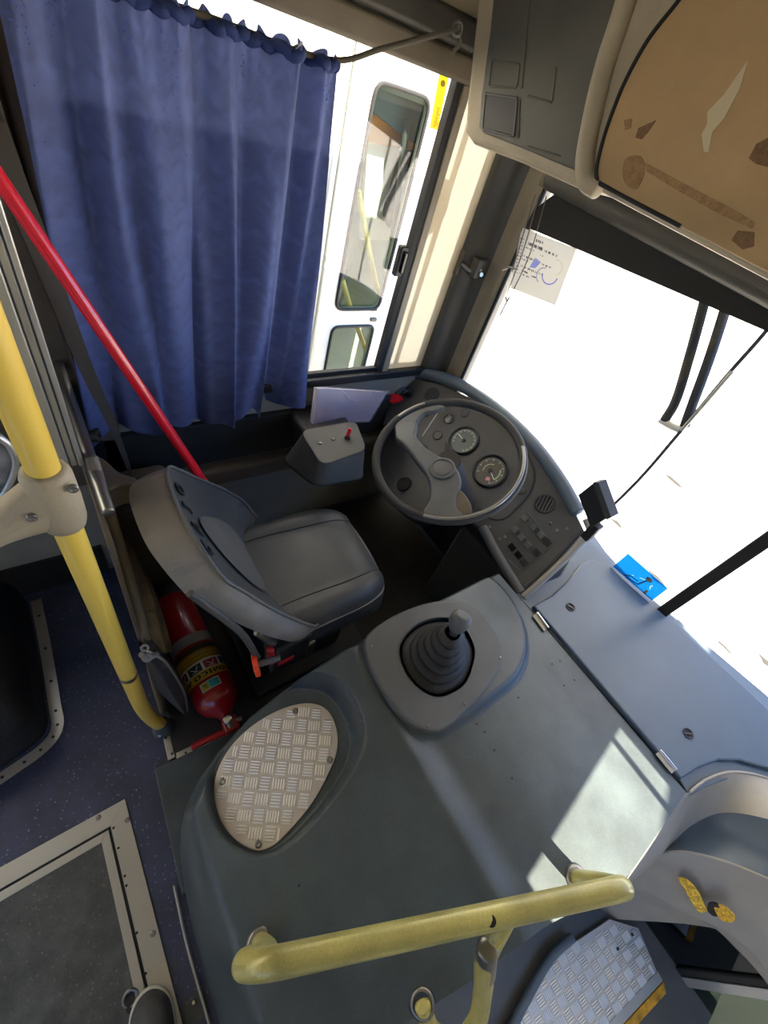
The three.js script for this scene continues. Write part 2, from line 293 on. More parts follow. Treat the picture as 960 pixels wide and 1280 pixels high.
const rightX = (z) => z < -0.85 ? 0.47 : z < -0.4 ? lerp(0.47, 0.375, sstep(-0.85, -0.4, z)) : lerp(0.375, 0.30, (z + 0.4) / 0.49);
function leftX(z) {                  // plan outline at the floor, rounded at the rear corner
  const k = [[-2, XL], [-0.3, XL], [-0.2, -0.418], [-0.1, -0.392], [-0.04, -0.357], [0.018, -0.305], [0.045, -0.258], [0.062, -0.21], [0.078, -0.12], [0.09, 0.0]];
  for (let i = 0; i + 1 < k.length; i++) if (z <= k[i + 1][0]) return lerp(k[i][1], k[i + 1][1], (z - k[i][0]) / (k[i + 1][0] - k[i][0]));
  return 0;
}
function coverBase(x, z) {
  const lip = 0.018 * Math.pow(1 - sstep(0, 0.11, -0.478 - z), 1.4), slope = TOP + 0.016 - 0.42 * (z + 0.474), crown = smin(TOP + lip, slope, 0.008);
  const left = (x - leftX(z)) * (9 - 4.0 * sstep(-0.45, 0.0, z)) + 0.005, rear = (ZR - z) * 5.6 + 0.005;
  return Math.max(0.004, smin(smin(crown, left, 0.16), rear, 0.14));
}
function coverH(x, z) {
  let h = coverBase(x, z);
  const r = sdf(recessOut, x, z), py = plateY(z) - 0.004;
  if (r < 0.012) h = lerp(Math.min(h, py), h, sstep(-0.002, 0.010, r));
  h += 0.022 * (1 - sstep(-0.016, 0.012, sdf(plinthOut, x, z)));
  return h;
}
function onCover(u, v) {             // where the sight line first meets the cover
  const r = ray(u, v).normalize(); let t0 = 0.3;
  for (let t = 0.3; t < 3.5; t += 0.01) { const p = along(r, t); if (p.y < coverH(p.x, p.z)) { let a = t0, b = t; for (let i = 0; i < 20; i++) { const m = (a + b) / 2, q = along(r, m); if (q.y < coverH(q.x, q.z)) b = m; else a = m; } return along(r, b); } t0 = t; }
  return atY(u, v, TOP);
}
const coverN = (p) => { const e = 0.004; return V(coverH(p.x - e, p.z) - coverH(p.x + e, p.z), 2 * e, coverH(p.x, p.z - e) - coverH(p.x, p.z + e)).normalize(); };
const coverT = thing('engine_cover', 'large dark slate moulded engine cover beside the driver seat', 'engine cover', V(0, 0, -0.5));
part('moulding', grid(190, 250, (s, t) => { const z = lerp(ZF, ZR, t), xr = rightX(z), x = lerp(leftX(z), xr, Math.pow(s, 1.25)); return V(x, coverH(x, z), z); }, true), M.cover, coverT);
part('side_panel', grid(60, 4, (s, t) => { const z = lerp(ZF, ZR, s), x = rightX(z); return V(x + 0.05 * t, lerp(coverH(x, z), -0.25, t), z); }), M.stairSide, coverT);
part('front_panel', grid(10, 2, (s, t) => { const x = lerp(leftX(ZF), rightX(ZF), s); return V(x, lerp(coverH(x, ZF), 0, t), ZF - 0.004 * t); }), M.dashDark, coverT);
part('base_flange', slab([V(-0.455, 0.022, 0.066), V(-0.43, 0.022, -0.30), V(-0.2, 0.022, -0.3), V(-0.1, 0.022, 0.088)], 0.02, { bevel: 0.004 }), M.cover, coverT);
part('edge_strip', tube([V(-0.135, 0.012, 0.10), V(0.0, 0.012, 0.108), V(0.15, 0.012, 0.108), V(0.3, 0.012, 0.105)], 0.004), M.alu, coverT);
// screws and drilled holes scattered over the top
[[690, 830], [700, 826], [648, 872], [606, 915], [618, 938], [640, 973], [705, 857], [736, 828], [718, 850], [596, 905], [374, 1107]].forEach(([u, v]) => { const p = onCover(u, v), n = coverN(p); part('drilled_hole', cyl(p.addScaledVector(n, -0.001), n, 0.003, 0.003, 0.0022, 8), M.black, coverT); });
// tread plates: plate with raised bars in groups of five
function barsOn(inside, place, x0, x1, z0, z1, cell, len, wid, turn, h) {
  const g = [], base = new THREE.CylinderGeometry(wid * 0.5, wid, len, 4, 1).scale(1, 1, 0.6);
  const ca = Math.cos(turn), sa = Math.sin(turn), n = Math.ceil(Math.max(x1 - x0, z1 - z0) / cell) + 3, cx = (x0 + x1) / 2, cz = (z0 + z1) / 2;
  for (let i = -n; i <= n; i++) for (let j = -n; j <= n; j++) for (let k = -2; k <= 2; k++) {
    const odd = (i + j) & 1, a = i * cell + (odd ? k * cell / 5.2 : 0), b = j * cell + (odd ? 0 : k * cell / 5.2);
    const x = cx + a * ca - b * sa, z = cz + a * sa + b * ca; if (!inside(x, z)) continue;
    const q = new THREE.CapsuleGeometry(wid, len, 1, 5).scale(1, 1, 0.75).rotateX(Math.PI / 2);
    if (!odd) q.rotateY(Math.PI / 2);
    q.rotateY(-turn); const f = place(x, z); q.applyMatrix4(f); g.push(q.toNonIndexed());
  }
  return mergeGeometries(g);
}
{ const pt = thing('tread_plate', 'egg-shaped aluminium tread plate screwed into recess of engine cover', 'tread plate', V(-0.2, 0.38, -0.2));
  const up = plateOut.map((p) => V(p.x, plateY(p.z), p.z));
  part('plate', slab(up, 0.006, { bevel: 0.0015 }), M.tread, pt);
  const tilt = new THREE.Matrix4().makeRotationX(Math.atan(0.27));
  const b = part('raised_bars', barsOn((x, z) => sdf(plateOut, x, z) < -0.012, (x, z) => new THREE.Matrix4().makeTranslation(x, plateY(z) + 0.0004, z).multiply(tilt), -0.33, 0, -0.4, 0, 0.035, 0.022, 0.0032, 0.62, 0.002), M.treadBar, pt); b.userData.kind = 'stuff';
  for (const [u, v] of [[369, 889], [412, 950], [278, 977], [323, 1055]]) { const p = platePoint(u, v); part('bolt', lathe(p, V(0, 1, 0.27), [[0.0, 0.003], [0.003, 0.003], [0.004, 0.005], [0.008, 0.004], [0.009, 0]], 14), M.steel, pt); } }
// gear lever surround, boot and knob
{ const y = TOP + 0.036, o = [[456, 800], [470, 783], [512, 760], [553, 750], [585, 754], [606, 771], [626, 804], [628, 826], [607, 864], [576, 895], [549, 914], [527, 911], [500, 892], [474, 855], [459, 824]].map(([u, v]) => atY(u, v, y)), h = [[494, 808], [514, 781], [545, 769], [575, 775], [596, 808], [593, 838], [580, 862], [546, 876], [522, 864], [500, 836]].map(([u, v]) => atY(u, v, y));
  const g = thing('gear_lever', 'gear lever with ribbed black rubber boot on engine cover', 'gear lever', atY(545, 830, TOP));
  part('surround', slab(o, 0.03, { bevel: 0.008, smooth: 70, holes: [h], hs: 50 }), M.coverTrim, g);
  for (const [u, v] of [[464, 808], [625, 822], [535, 907], [581, 880]]) part('screw', cyl(atY(u, v, y + 0.0005), V(0, 1, 0), 0.004, 0.003, 0.003, 10), M.steel, g);
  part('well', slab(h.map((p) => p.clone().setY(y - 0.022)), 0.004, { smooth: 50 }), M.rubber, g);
  const b0 = atY(546, 828, y - 0.02), b1 = atY(566, 792, 0.735), ax = b1.clone().sub(b0);
  // rounded square bellows in rings
  const fl = [[499, 808], [518, 784], [547, 774], [574, 780], [593, 810], [590, 837], [578, 859], [546, 872], [523, 861], [503, 834]].map(([u, v]) => atY(u, v, y - 0.014)), fc = closedSmooth(fl, 48);
  const rings = []; const N = 6; for (let k = 0; k < N; k++) { const a = k / N, w = lerp(0.92, 0.24, Math.pow(a, 0.8)), w2 = lerp(0.92, 0.24, Math.pow((k + 1) / N, 0.8)); rings.push([a + 0.0, w], [a + 0.06 / 1, w * 1.0], [a + 0.115, lerp(w, w2, 0.65)], [a + 0.15, w2 * 0.86]); } rings.push([1, 0.2]);
  part('boot', grid(48, (rings.length - 1) * 2, (s, t) => { const k = t * (rings.length - 1), i = Math.min(Math.floor(k), rings.length - 2), f = k - i, a = lerp(rings[i][0], rings[i + 1][0], f), w = lerp(rings[i][1], rings[i + 1][1], f), q = fc[Math.round(s * 48) % 48], c = b0.clone().addScaledVector(ax, a); return V(c.x + (q.x - b0.x) * w, c.y, c.z + (q.z - b0.z) * w); }), M.boot, g);
  part('boot_flange', slab(fl, 0.006, { bevel: 0.002, smooth: 50 }), M.rubber, g);
  const kd = ax.clone().normalize().add(V(-0.12, 0, -0.25)).normalize();
  part('shaft', cyl(b1, kd, 0.013, 0.012, 0.03), M.black, g);
  part('knob', lathe(b1.clone().addScaledVector(kd, 0.014), kd, [[0.0, 0], [0.017, 0.0], [0.022, 0.008], [0.028, 0.024], [0.030, 0.040], [0.027, 0.052], [0.019, 0.058], [0.017, 0.0565], [0, 0.0565]], 28), M.coverTrim, g); }
// ---------------------------------------------------------------- hand rail on the cover
{ const yr = 0.79, L = atY(318, 1209, yr), R = atY(783, 1109, yr), bl = onCover(326, 1180), br = onCover(722, 1100);
  const t = thing('hand_rail', 'scuffed yellow green tubular grab rail bolted to engine cover', 'hand rail', bl);
  const mid = (f, y = yr) => L.clone().lerp(R, f).setY(y);
  const dir = R.clone().sub(L).normalize();
  part('tube', tube([bl.clone().add(V(0, 0.0, 0)), V(bl.x + 0.004, 0.62, bl.z + 0.004), V(L.x - 0.006, 0.735, L.z + 0.01), L.clone().addScaledVector(dir, 0.02).setY(yr - 0.008), mid(0.12), mid(0.3), mid(0.5), mid(0.7), mid(0.87), R.clone().addScaledVector(dir, -0.01).setY(yr - 0.006), V(R.x + 0.012, yr - 0.05, R.z - 0.02), V(lerp(R.x, br.x, 0.6), 0.66, lerp(R.z, br.z, 0.6)), br], 0.0205, 160, false, 20), M.rail, t);
  for (const b of [bl, br]) part('base_collar', lathe(b, V(0, 1, 0), [[0.031, -0.008], [0.031, 0.003], [0.027, 0.008], [0.02, 0.008]], 24), M.steel, t);
  const up = EYE.clone().sub(mid(0.6)).normalize(), hp = atY(614, 1151, yr).addScaledVector(up, 0.0155);
  part('drilled_hole', cyl(hp, up, 0.0088, 0.0088, 0.0056, 18), M.black, t);
  const j0 = mid(0.63, yr - 0.01), jb = onCover(528, 1255);
  part('collar', tube([atY(609, 1186, 0.75), atY(608, 1195, 0.72), atY(606, 1216, 0.672)], 0.0195, 20, false, 18), M.steel, t);
  part('brace', tube([j0, atY(608, 1195, 0.72), atY(604, 1235, 0.63), atY(594, 1280, 0.53), atY(568, 1306, 0.46), atY(542, 1290, 0.44), jb], 0.018, 80, false, 18), M.rail, t);
  part('brace_collar', lathe(jb, coverN(jb), [[0.026, -0.006], [0.026, 0.002], [0.022, 0.005], [0.019, 0.005]], 24), M.steel, t); }
// ---------------------------------------------------------------- dashboard
const A = atY(652, 742, TOP), DN = V(0, 0.7071, 0.7071);
const dp = (u, v, h = 0) => atP(u, v, A.clone().addScaledVector(DN, h), DN);
const dashT = thing('dashboard', 'dark grey driver dashboard with gauges, switches and rolled slate blue edge', 'dashboard', V(-0.75, 0, -1.4));
const panelPx = [[652, 742], [690, 708], [731, 664], [716, 632], [690, 590], [645, 540], [595, 499], [548, 478], [516, 471], [500, 482], [482, 512], [478, 530], [500, 540], [532, 560], [552, 595], [565, 628], [585, 650], [603, 664]];
part('fascia', slab(panelPx.map(([u, v]) => dp(u, v)), 0.16, { bevel: 0.012 }), M.dash, dashT);
part('lower_body', [rbox(-1.28, -0.55, 0.15, 0.62, -1.6, -1.34, 0.03), rbox(-0.62, -0.24, 0.0, 0.52, -1.6, -1.22, 0.02)], M.dashDark, dashT);
part('rolled_edge', tube([[497, 497], [504, 478], [517, 468], [545, 470], [580, 484], [625, 515], [668, 557], [701, 602], [722, 640]].map(([u, v]) => dp(u, v, 0.0)), 0.026, 90, false, 16), M.dashBlue, dashT);
part('side_bevel', tube([[655, 746], [690, 714], [720, 685], [737, 664], [733, 650]].map(([u, v]) => dp(u, v, -0.004)), 0.013, 40), M.consoleGrey, dashT);
part('leg_bevel', tube([[604, 660], [620, 690], [650, 740]].map(([u, v]) => dp(u, v, -0.008)), 0.02, 30), M.coverTrim, dashT);
part('cluster_bezel', tube([[533, 520], [548, 505], [585, 505], [625, 527], [655, 560], [668, 590], [664, 612], [646, 635], [630, 648], [614, 648], [600, 636]].map(([u, v]) => dp(u, v, 0.001)), 0.0045, 80, false, 8), M.dashDark, dashT);
part('accent_line', tube([dp(528, 545, 0.001), dp(551, 510, 0.001)], 0.002, 8), M.alu, dashT);
part('column_pod', slab([[474, 545], [500, 532], [530, 548], [546, 590], [545, 632], [520, 650], [492, 632], [474, 595]].map(([u, v]) => dp(u, v, -0.075)), 0.14, { bevel: 0.02, smooth: 50 }), M.dash, dashT);
{ const c = dp(505, 605, -0.075); part('dark_hole_disc', lathe(c, DN, [[0, 0.002], [0.024, 0.002], [0.026, 0.006], [0.034, 0.005], [0.036, -0.002]], 28), M.rubber, dashT); }  // dark disc standing for the shaded hole in the pod
// gauges
const dialTex = (n, mono) => canvasTex(256, 256, (c) => {
  c.fillStyle = mono ? '#56605c' : '#4c4a42'; c.fillRect(0, 0, 256, 256); c.translate(128, 128); c.strokeStyle = c.fillStyle = '#d8dcd4'; c.lineWidth = 4;
  for (let i = 0; i <= n * 5; i++) { const a = (135 + 270 * i / (n * 5)) * Math.PI / 180, b = i % 5 === 0; c.lineWidth = b ? 5 : 2; c.beginPath(); c.moveTo(Math.cos(a) * (b ? 92 : 100), Math.sin(a) * (b ? 92 : 100)); c.lineTo(Math.cos(a) * 112, Math.sin(a) * 112); c.stroke(); }
  if (!mono) { c.lineWidth = 14; c.strokeStyle = '#9db07c'; c.beginPath(); c.arc(0, 0, 82, -0.9, 0.35); c.stroke(); c.strokeStyle = '#d98a94'; c.lineWidth = 30; c.beginPath(); c.arc(0, 0, 70, 0.75, 1.25); c.stroke(); c.strokeStyle = '#c9c79a'; c.lineWidth = 6; c.beginPath(); c.arc(0, 0, 60, 2.4, 4.4); c.stroke(); }
});
function gauge(u, v, r, n, mono, needle, name) {
  const c = dp(u, v, 0.002), x = V(1, 0, 0), f = frameOf(c, DN, x), f2 = (h) => frameOf(c.clone().addScaledVector(DN, h), DN, x);
  const b = part(name, [lathe(c, DN, [[r * 1.16, -0.002], [r * 1.14, 0.007], [r * 1.06, 0.011], [r, 0.008], [r * 0.98, 0.002]], 48)], M.blackGloss, dashT);
  const P = (nm, g, m, k) => part(nm, g, m, b, k);
  P('dial', new THREE.CircleGeometry(r * 0.99, 40).applyMatrix4(f2(0.0025)), mat(0xffffff, 0.5, { map: dialTex(n, mono) }), true);
  const a = needle * Math.PI / 180;
  P('needle', new THREE.BoxGeometry(r * 0.72, 0.003, 0.0015).translate(r * 0.3, 0, 0).rotateZ(a).applyMatrix4(f2(0.006)), mat(0xe9e9e4, 0.5));
  P('needle_hub', new THREE.CylinderGeometry(r * 0.13, r * 0.15, 0.006, 18).rotateX(Math.PI / 2).applyMatrix4(f2(0.006)), M.black);
  return b;
}
gauge(580, 551, 0.058, 12, true, 175, 'speedometer'); gauge(613, 589, 0.064, 8, false, -20, 'rev_counter');
part('gauge_cut_out', slab([[557, 551], [576, 575], [566, 574], [556, 562]].map(([u, v]) => dp(u, v, 0.012)), 0.006, { bevel: 0.001 }), M.black, dashT);
for (const [u, v, r] of [[547, 544, 0.022], [561, 524, 0.024], [581, 516, 0.02], [652, 612, 0.02]]) { const c = dp(u, v, 0.001); const k = part('dash_plug', lathe(c, DN, [[0, 0.004], [r * 0.7, 0.004], [r * 0.78, 0.002], [r * 0.85, 0.006], [r, 0.004], [r, -0.001]], 28), u === 561 ? M.blackGloss : M.dash, dashT); }
function vent(u, v, r) {
  const c = dp(u, v, 0.001), b = part('air_vent', torus(c, DN, r, 0.005), M.dashDark, dashT);
  const add = (nm, g, m) => part(nm, g, m, b);
  add('vent_throat', cyl(c.clone().addScaledVector(DN, -0.002), DN, r, r, 0.004), M.black);
  const f = frameOf(c.clone().addScaledVector(DN, 0.005), DN, V(0.9, 0.2, -0.35));
  for (let k = -2; k <= 2; k++) add('slat', new THREE.BoxGeometry(0.004, 2 * Math.sqrt(Math.max(0, r * r - (k * r / 2.8) ** 2)) * 0.96, 0.004).rotateY(0.5).translate(k * r / 2.8, 0, 0).applyMatrix4(f), M.dash);
}
vent(681, 630, 0.034); vent(540, 493, 0.031);
// rocker switches
{ const e1 = dp(675, 668).sub(dp(657, 648)).normalize();
  const sw = (u, v, w, h, d, m) => { const f = frameOf(dp(u, v, 0.002), DN, e1); const k = part('rocker_switch', new RoundedBoxGeometry(w, h, d, 2, 0.002).rotateX(0.18).translate(0, 0, d * 0.3).applyMatrix4(f), m, dashT); return k; };
  for (const [u, v] of [[656, 648], [667, 659], [676, 669], [644, 662], [652, 672], [660, 682]]) sw(u, v, 0.026, 0.021, 0.014, M.coverTrim);
  for (const [u, v] of [[640, 684], [648, 694]]) part('empty_switch_slot', new THREE.BoxGeometry(0.028, 0.022, 0.003).applyMatrix4(frameOf(dp(u, v, 0.001), DN, e1)), M.blackGloss, dashT);
  for (const [u, v] of [[655, 703], [671, 691], [684, 678]]) { sw(u, v, 0.028, 0.026, 0.005, M.dashDark); part('switch_pin', cyl(dp(u + 1, v, 0.003), DN, 0.006, 0.005, 0.006, 12), M.black, dashT); }
  for (const [u, v] of [[688, 654], [696, 663], [709, 661], [612, 659], [625, 674], [631, 671]]) part('small_screw', lathe(dp(u, v, 0.001), DN, [[0.002, 0.0025], [0.005, 0.003], [0.006, 0]], 12), M.steel, dashT);
  part('switch_bezel', tube([dp(636, 700, 0.001), dp(652, 715, 0.001), dp(690, 682, 0.001), dp(660, 640, 0.001)], 0.0018, 30, false, 6, true), M.coverTrim, dashT);
  part('trim_line', tube([dp(657, 732, 0.001), dp(690, 700, 0.001), dp(712, 672, 0.001)], 0.0015, 20, false, 6), M.coverTrim, dashT); }
// key switch with red key tag
{ const c = dp(512, 492, 0.0), t = thing('ignition_key', 'red plastic key tag hanging in black ignition switch on dashboard', 'key', c);
  part('switch_barrel', lathe(c, V(-0.1, 0.8, 0.6), [[0.02, -0.01], [0.02, 0.02], [0.014, 0.03], [0, 0.03]], 20), M.black, t);
  part('stalk', tube([c.clone().add(V(0, 0.02, 0.01)), dp(506, 490, 0.035), dp(500, 494, 0.04)], 0.008), M.blackGloss, t);
  part('key_tag', slab([[486, 492], [500, 493], [504, 497], [498, 502], [489, 503], [484, 498]].map(([u, v]) => dp(u, v, 0.042)), 0.014, { bevel: 0.004 }), M.red, t); }
// ---------------------------------------------------------------- steering wheel
{ const n = V(0, Math.cos(25 * Math.PI / 180), Math.sin(25 * Math.PI / 180)), zc = 1.44;
  const c = EYE.clone().addScaledVector(camRight, zc * (560 - 480) / FOCAL).addScaledVector(camUp, -zc * (571 - 640) / FOCAL).addScaledVector(camFwd, zc);
  const t = thing('steering_wheel', 'large two-spoke steering wheel with worn dark rim', 'steering wheel', c);
  const f = frameOf(c, n, V(1, 0, 0)), W = (x, y, z = 0) => V(x, y, z).applyMatrix4(f), at = (u, v, h = 0) => atP(u, v, c.clone().addScaledVector(n, h), n);
  part('rim', torus(c, n, 0.244, 0.0148, 90, 16), M.dashDark, t);
  part('rim_wear', tube(Array.from({ length: 26 }, (_, i) => { const a = -0.95 + 2.0 * i / 25; return W(Math.cos(a) * 0.243, Math.sin(a) * 0.245, 0.0125); }), 0.0058, 60, false, 8), M.steel, t).userData.label = 'rim worn bare to shiny metal';
  part('rim_wear', tube(Array.from({ length: 9 }, (_, i) => { const a = 2.85 + 0.45 * i / 8; return W(Math.cos(a) * 0.243, Math.sin(a) * 0.243, 0.011); }), 0.0062, 20, false, 8), M.steel, t);
  // broad S-shaped spoke from the upper left of the rim through the hub to the lower edge
  part('spoke', slab([[497, 533], [512, 524], [522, 530], [520, 543], [530, 556], [545, 567], [562, 576], [573, 588], [577, 602], [571, 620], [572, 634], [580, 645], [552, 652], [528, 640], [537, 622], [536, 598], [520, 575], [505, 556], [494, 546]].map(([u, v]) => at(u, v, 0.012)), 0.035, { bevel: 0.01, smooth: 90 }), M.coverTrim, t);
  part('spoke_end', slab([[497, 545], [494, 530], [505, 515], [528, 508], [548, 505], [556, 508], [545, 513], [530, 516], [521, 528], [516, 545]].map(([u, v]) => at(u, v, 0.006)), 0.022, { bevel: 0.006, smooth: 50 }), M.coverTrim, t);
  part('spoke_end', slab([[560, 612], [575, 612], [588, 628], [590, 640], [575, 648], [556, 648]].map(([u, v]) => at(u, v, 0.004)), 0.02, { bevel: 0.006, smooth: 40 }), M.brownGrey, t);
  const hb = at(553, 586, 0.013);
  part('horn_cap', lathe(hb, n, [[0.043, 0], [0.042, 0.004], [0.036, 0.006], [0.034, 0.003], [0.03, 0.0035], [0.028, 0.006], [0, 0.0065]], 36), M.coverTrim, t);
  part('column', cyl(c.clone().addScaledVector(n, -0.03), n.clone().negate().add(V(0, 0, -0.2)), 0.045, 0.075, 0.34, 28), M.dashDark, t); }
// ---------------------------------------------------------------- dash display, console box, documents
{ const a = [[722, 619], [741, 604], [758, 648], [738, 660]].map(([u, v]) => atZ(u, v, -1.31)), t = thing('display_box', 'small black box unit standing on the dashboard corner', 'display', a[3]);
  part('case', slab(a, 0.05, { bevel: 0.004 }), M.black, t);
  part('side_cap', slab([[741, 603], [748, 603], [764, 647], [758, 650]].map(([u, v]) => atZ(u, v, -1.311)), 0.05, { bevel: 0.002 }), M.dashDark, t);
  part('foot', rbox(a[3].x - 0.01, a[3].x + 0.02, a[3].y - 0.06, a[3].y + 0.01, -1.36, -1.32, 0.004), M.black, t); }
{ const y = 0.72, px = [[374, 538], [445, 525], [459, 562], [402, 582]], top = px.map(([u, v]) => atY(u, v, y)), bot = [[349, 574], [440, 560], [456, 600], [394, 610]].map(([u, v]) => atY(u, v, y - 0.115));
  const t = thing('side_console', 'grey box console with small red switch against driver side wall', 'console', atY(402, 582, y - 0.12));
  const g = [top, bot].map((r) => roundPoly(r, 0.22, 11));
  part('body', grid(48, 10, (s, q) => { const i = Math.round(s * 48) % 48; return g[0][i].clone().lerp(g[1][i], q).addScaledVector(V(0, 1, 0), -0.006 * (1 - q)); }), M.coverTrim, t);
  part('bottom', slab(g[1], 0.01, { n: V(0, -1, 0) }), M.dashDark, t);
  part('top_plate', slab(g[0], 0.012, { bevel: 0.005 }), M.dash, t);
  for (const [u, v] of [[400, 554], [416, 549]]) part('plug_hole', lathe(atY(u, v, y), V(0, 1, 0), [[0.0, 0.001], [0.006, 0.001], [0.008, 0.003], [0.009, 0]], 16), M.blackGloss, t);
  const s0 = atY(434, 548, y); part('switch_base', lathe(s0, V(0, 1, 0), [[0.012, 0], [0.01, 0.012], [0.006, 0.014], [0, 0.014]], 18), M.black, t);
  part('red_switch', tube([s0.clone().add(V(0, 0.012, 0)), s0.clone().add(V(-0.004, 0.028, -0.004)), s0.clone().add(V(-0.006, 0.04, -0.008))], 0.0075), M.red, t);
  part('wall_mount', rbox(XW + 0.01, top[0].x + 0.05, y - 0.11, y - 0.02, top[0].z - 0.25, top[0].z - 0.03, 0.015), M.dashDark, t); }
{ const q = [atX(396, 485, -1.24), atX(484, 490, -1.24), atX(462, 527, -1.19), atX(390, 530, -1.19)], t = thing('document_sleeve', 'clear plastic sleeve of white papers leaning on the side wall', 'documents', q[3]);
  part('papers', slab(q, 0.02, { bevel: 0.002 }), mat(0xb5afb4, 0.9), t);
  const n = V(0.9, 0.4, 0.15);
  part('sleeve', slab(q.map((p) => p.clone().add(V(0.01, 0.004, 0))).map((p, i) => i < 2 ? p.add(V(0, 0.01, 0)) : p), 0.002), phys(0xf4f0f4, 0.35, { transmission: 1, thickness: 0 }), t);
  part('thumb_notch', tube([atX(428, 488, -1.225), atX(436, 498, -1.222), atX(452, 500, -1.222), atX(464, 491, -1.225)], 0.0015, 20, false, 6), mat(0xb9b6c4, 0.6), t); }
// ---------------------------------------------------------------- right of the dash: hinged lid and its bed
const LN = V(0, 1, 0.10).normalize(), LP = V(0, TOP + 0.004, ZF - 0.02);
const lp = (u, v, h = 0) => atP(u, v, LP.clone().addScaledVector(LN, h), LN);
{ const t = thing('dash_lid', 'slate blue hinged lid with two slotted latches below the windscreen', 'lid', lp(660, 750));
  const out = [[667, 757], [690, 744], [712, 724], [727, 705], [738, 699], [752, 703], [775, 720], [822, 761], [870, 803], [920, 848], [985, 908], [1015, 960], [985, 968], [960, 960], [925, 950], [898, 950], [873, 960], [852, 974]].map(([u, v]) => lp(u, v, 0.012));
  part('panel', slab(out, 0.02, { bevel: 0.006 }), M.lid, t);
  for (const [u, v, a] of [[713, 759, 0.4], [860, 917, 0.9]]) { const c = lp(u, v, 0.012), k = part('latch', lathe(c, LN, [[0.013, -0.001], [0.0165, 0.0015], [0.0165, 0.003], [0.0125, 0.0035], [0.011, 0.0], [0, 0.0]], 24), M.black, t);
    part('latch_slot', new THREE.BoxGeometry(0.024, 0.006, 0.005).rotateZ(a).applyMatrix4(frameOf(c.clone().addScaledVector(LN, 0.001), LN, V(1, 0, 0))), M.blackGloss, t); }
  for (const [u0, v0, u1, v1] of [[671, 766, 685, 785], [825, 938, 845, 962]]) { const a = lp(u0, v0, 0.012), b = lp(u1, v1, 0.012); const h = part('hinge', tube([a, b], 0.006, 6, false, 10), M.chrome, t); part('hinge_leaf', slab([a, b, b.clone().add(V(0, -0.006, 0.018)), a.clone().add(V(0, -0.006, 0.018))], 0.003), M.alu, t); } }
struct('trim_4', [slab([[645, 742], [700, 720], [738, 662], [758, 690], [800, 735], [860, 785], [990, 895], [1060, 990], [1000, 1010], [960, 985], [915, 972], [880, 985], [862, 996], [850, 975]].map(([u, v]) => lp(u, v, -0.006)), 0.03, { bevel: 0.004 })], M.dashBlue, 'slate blue dash ledge around the hinged lid', 'ledge');
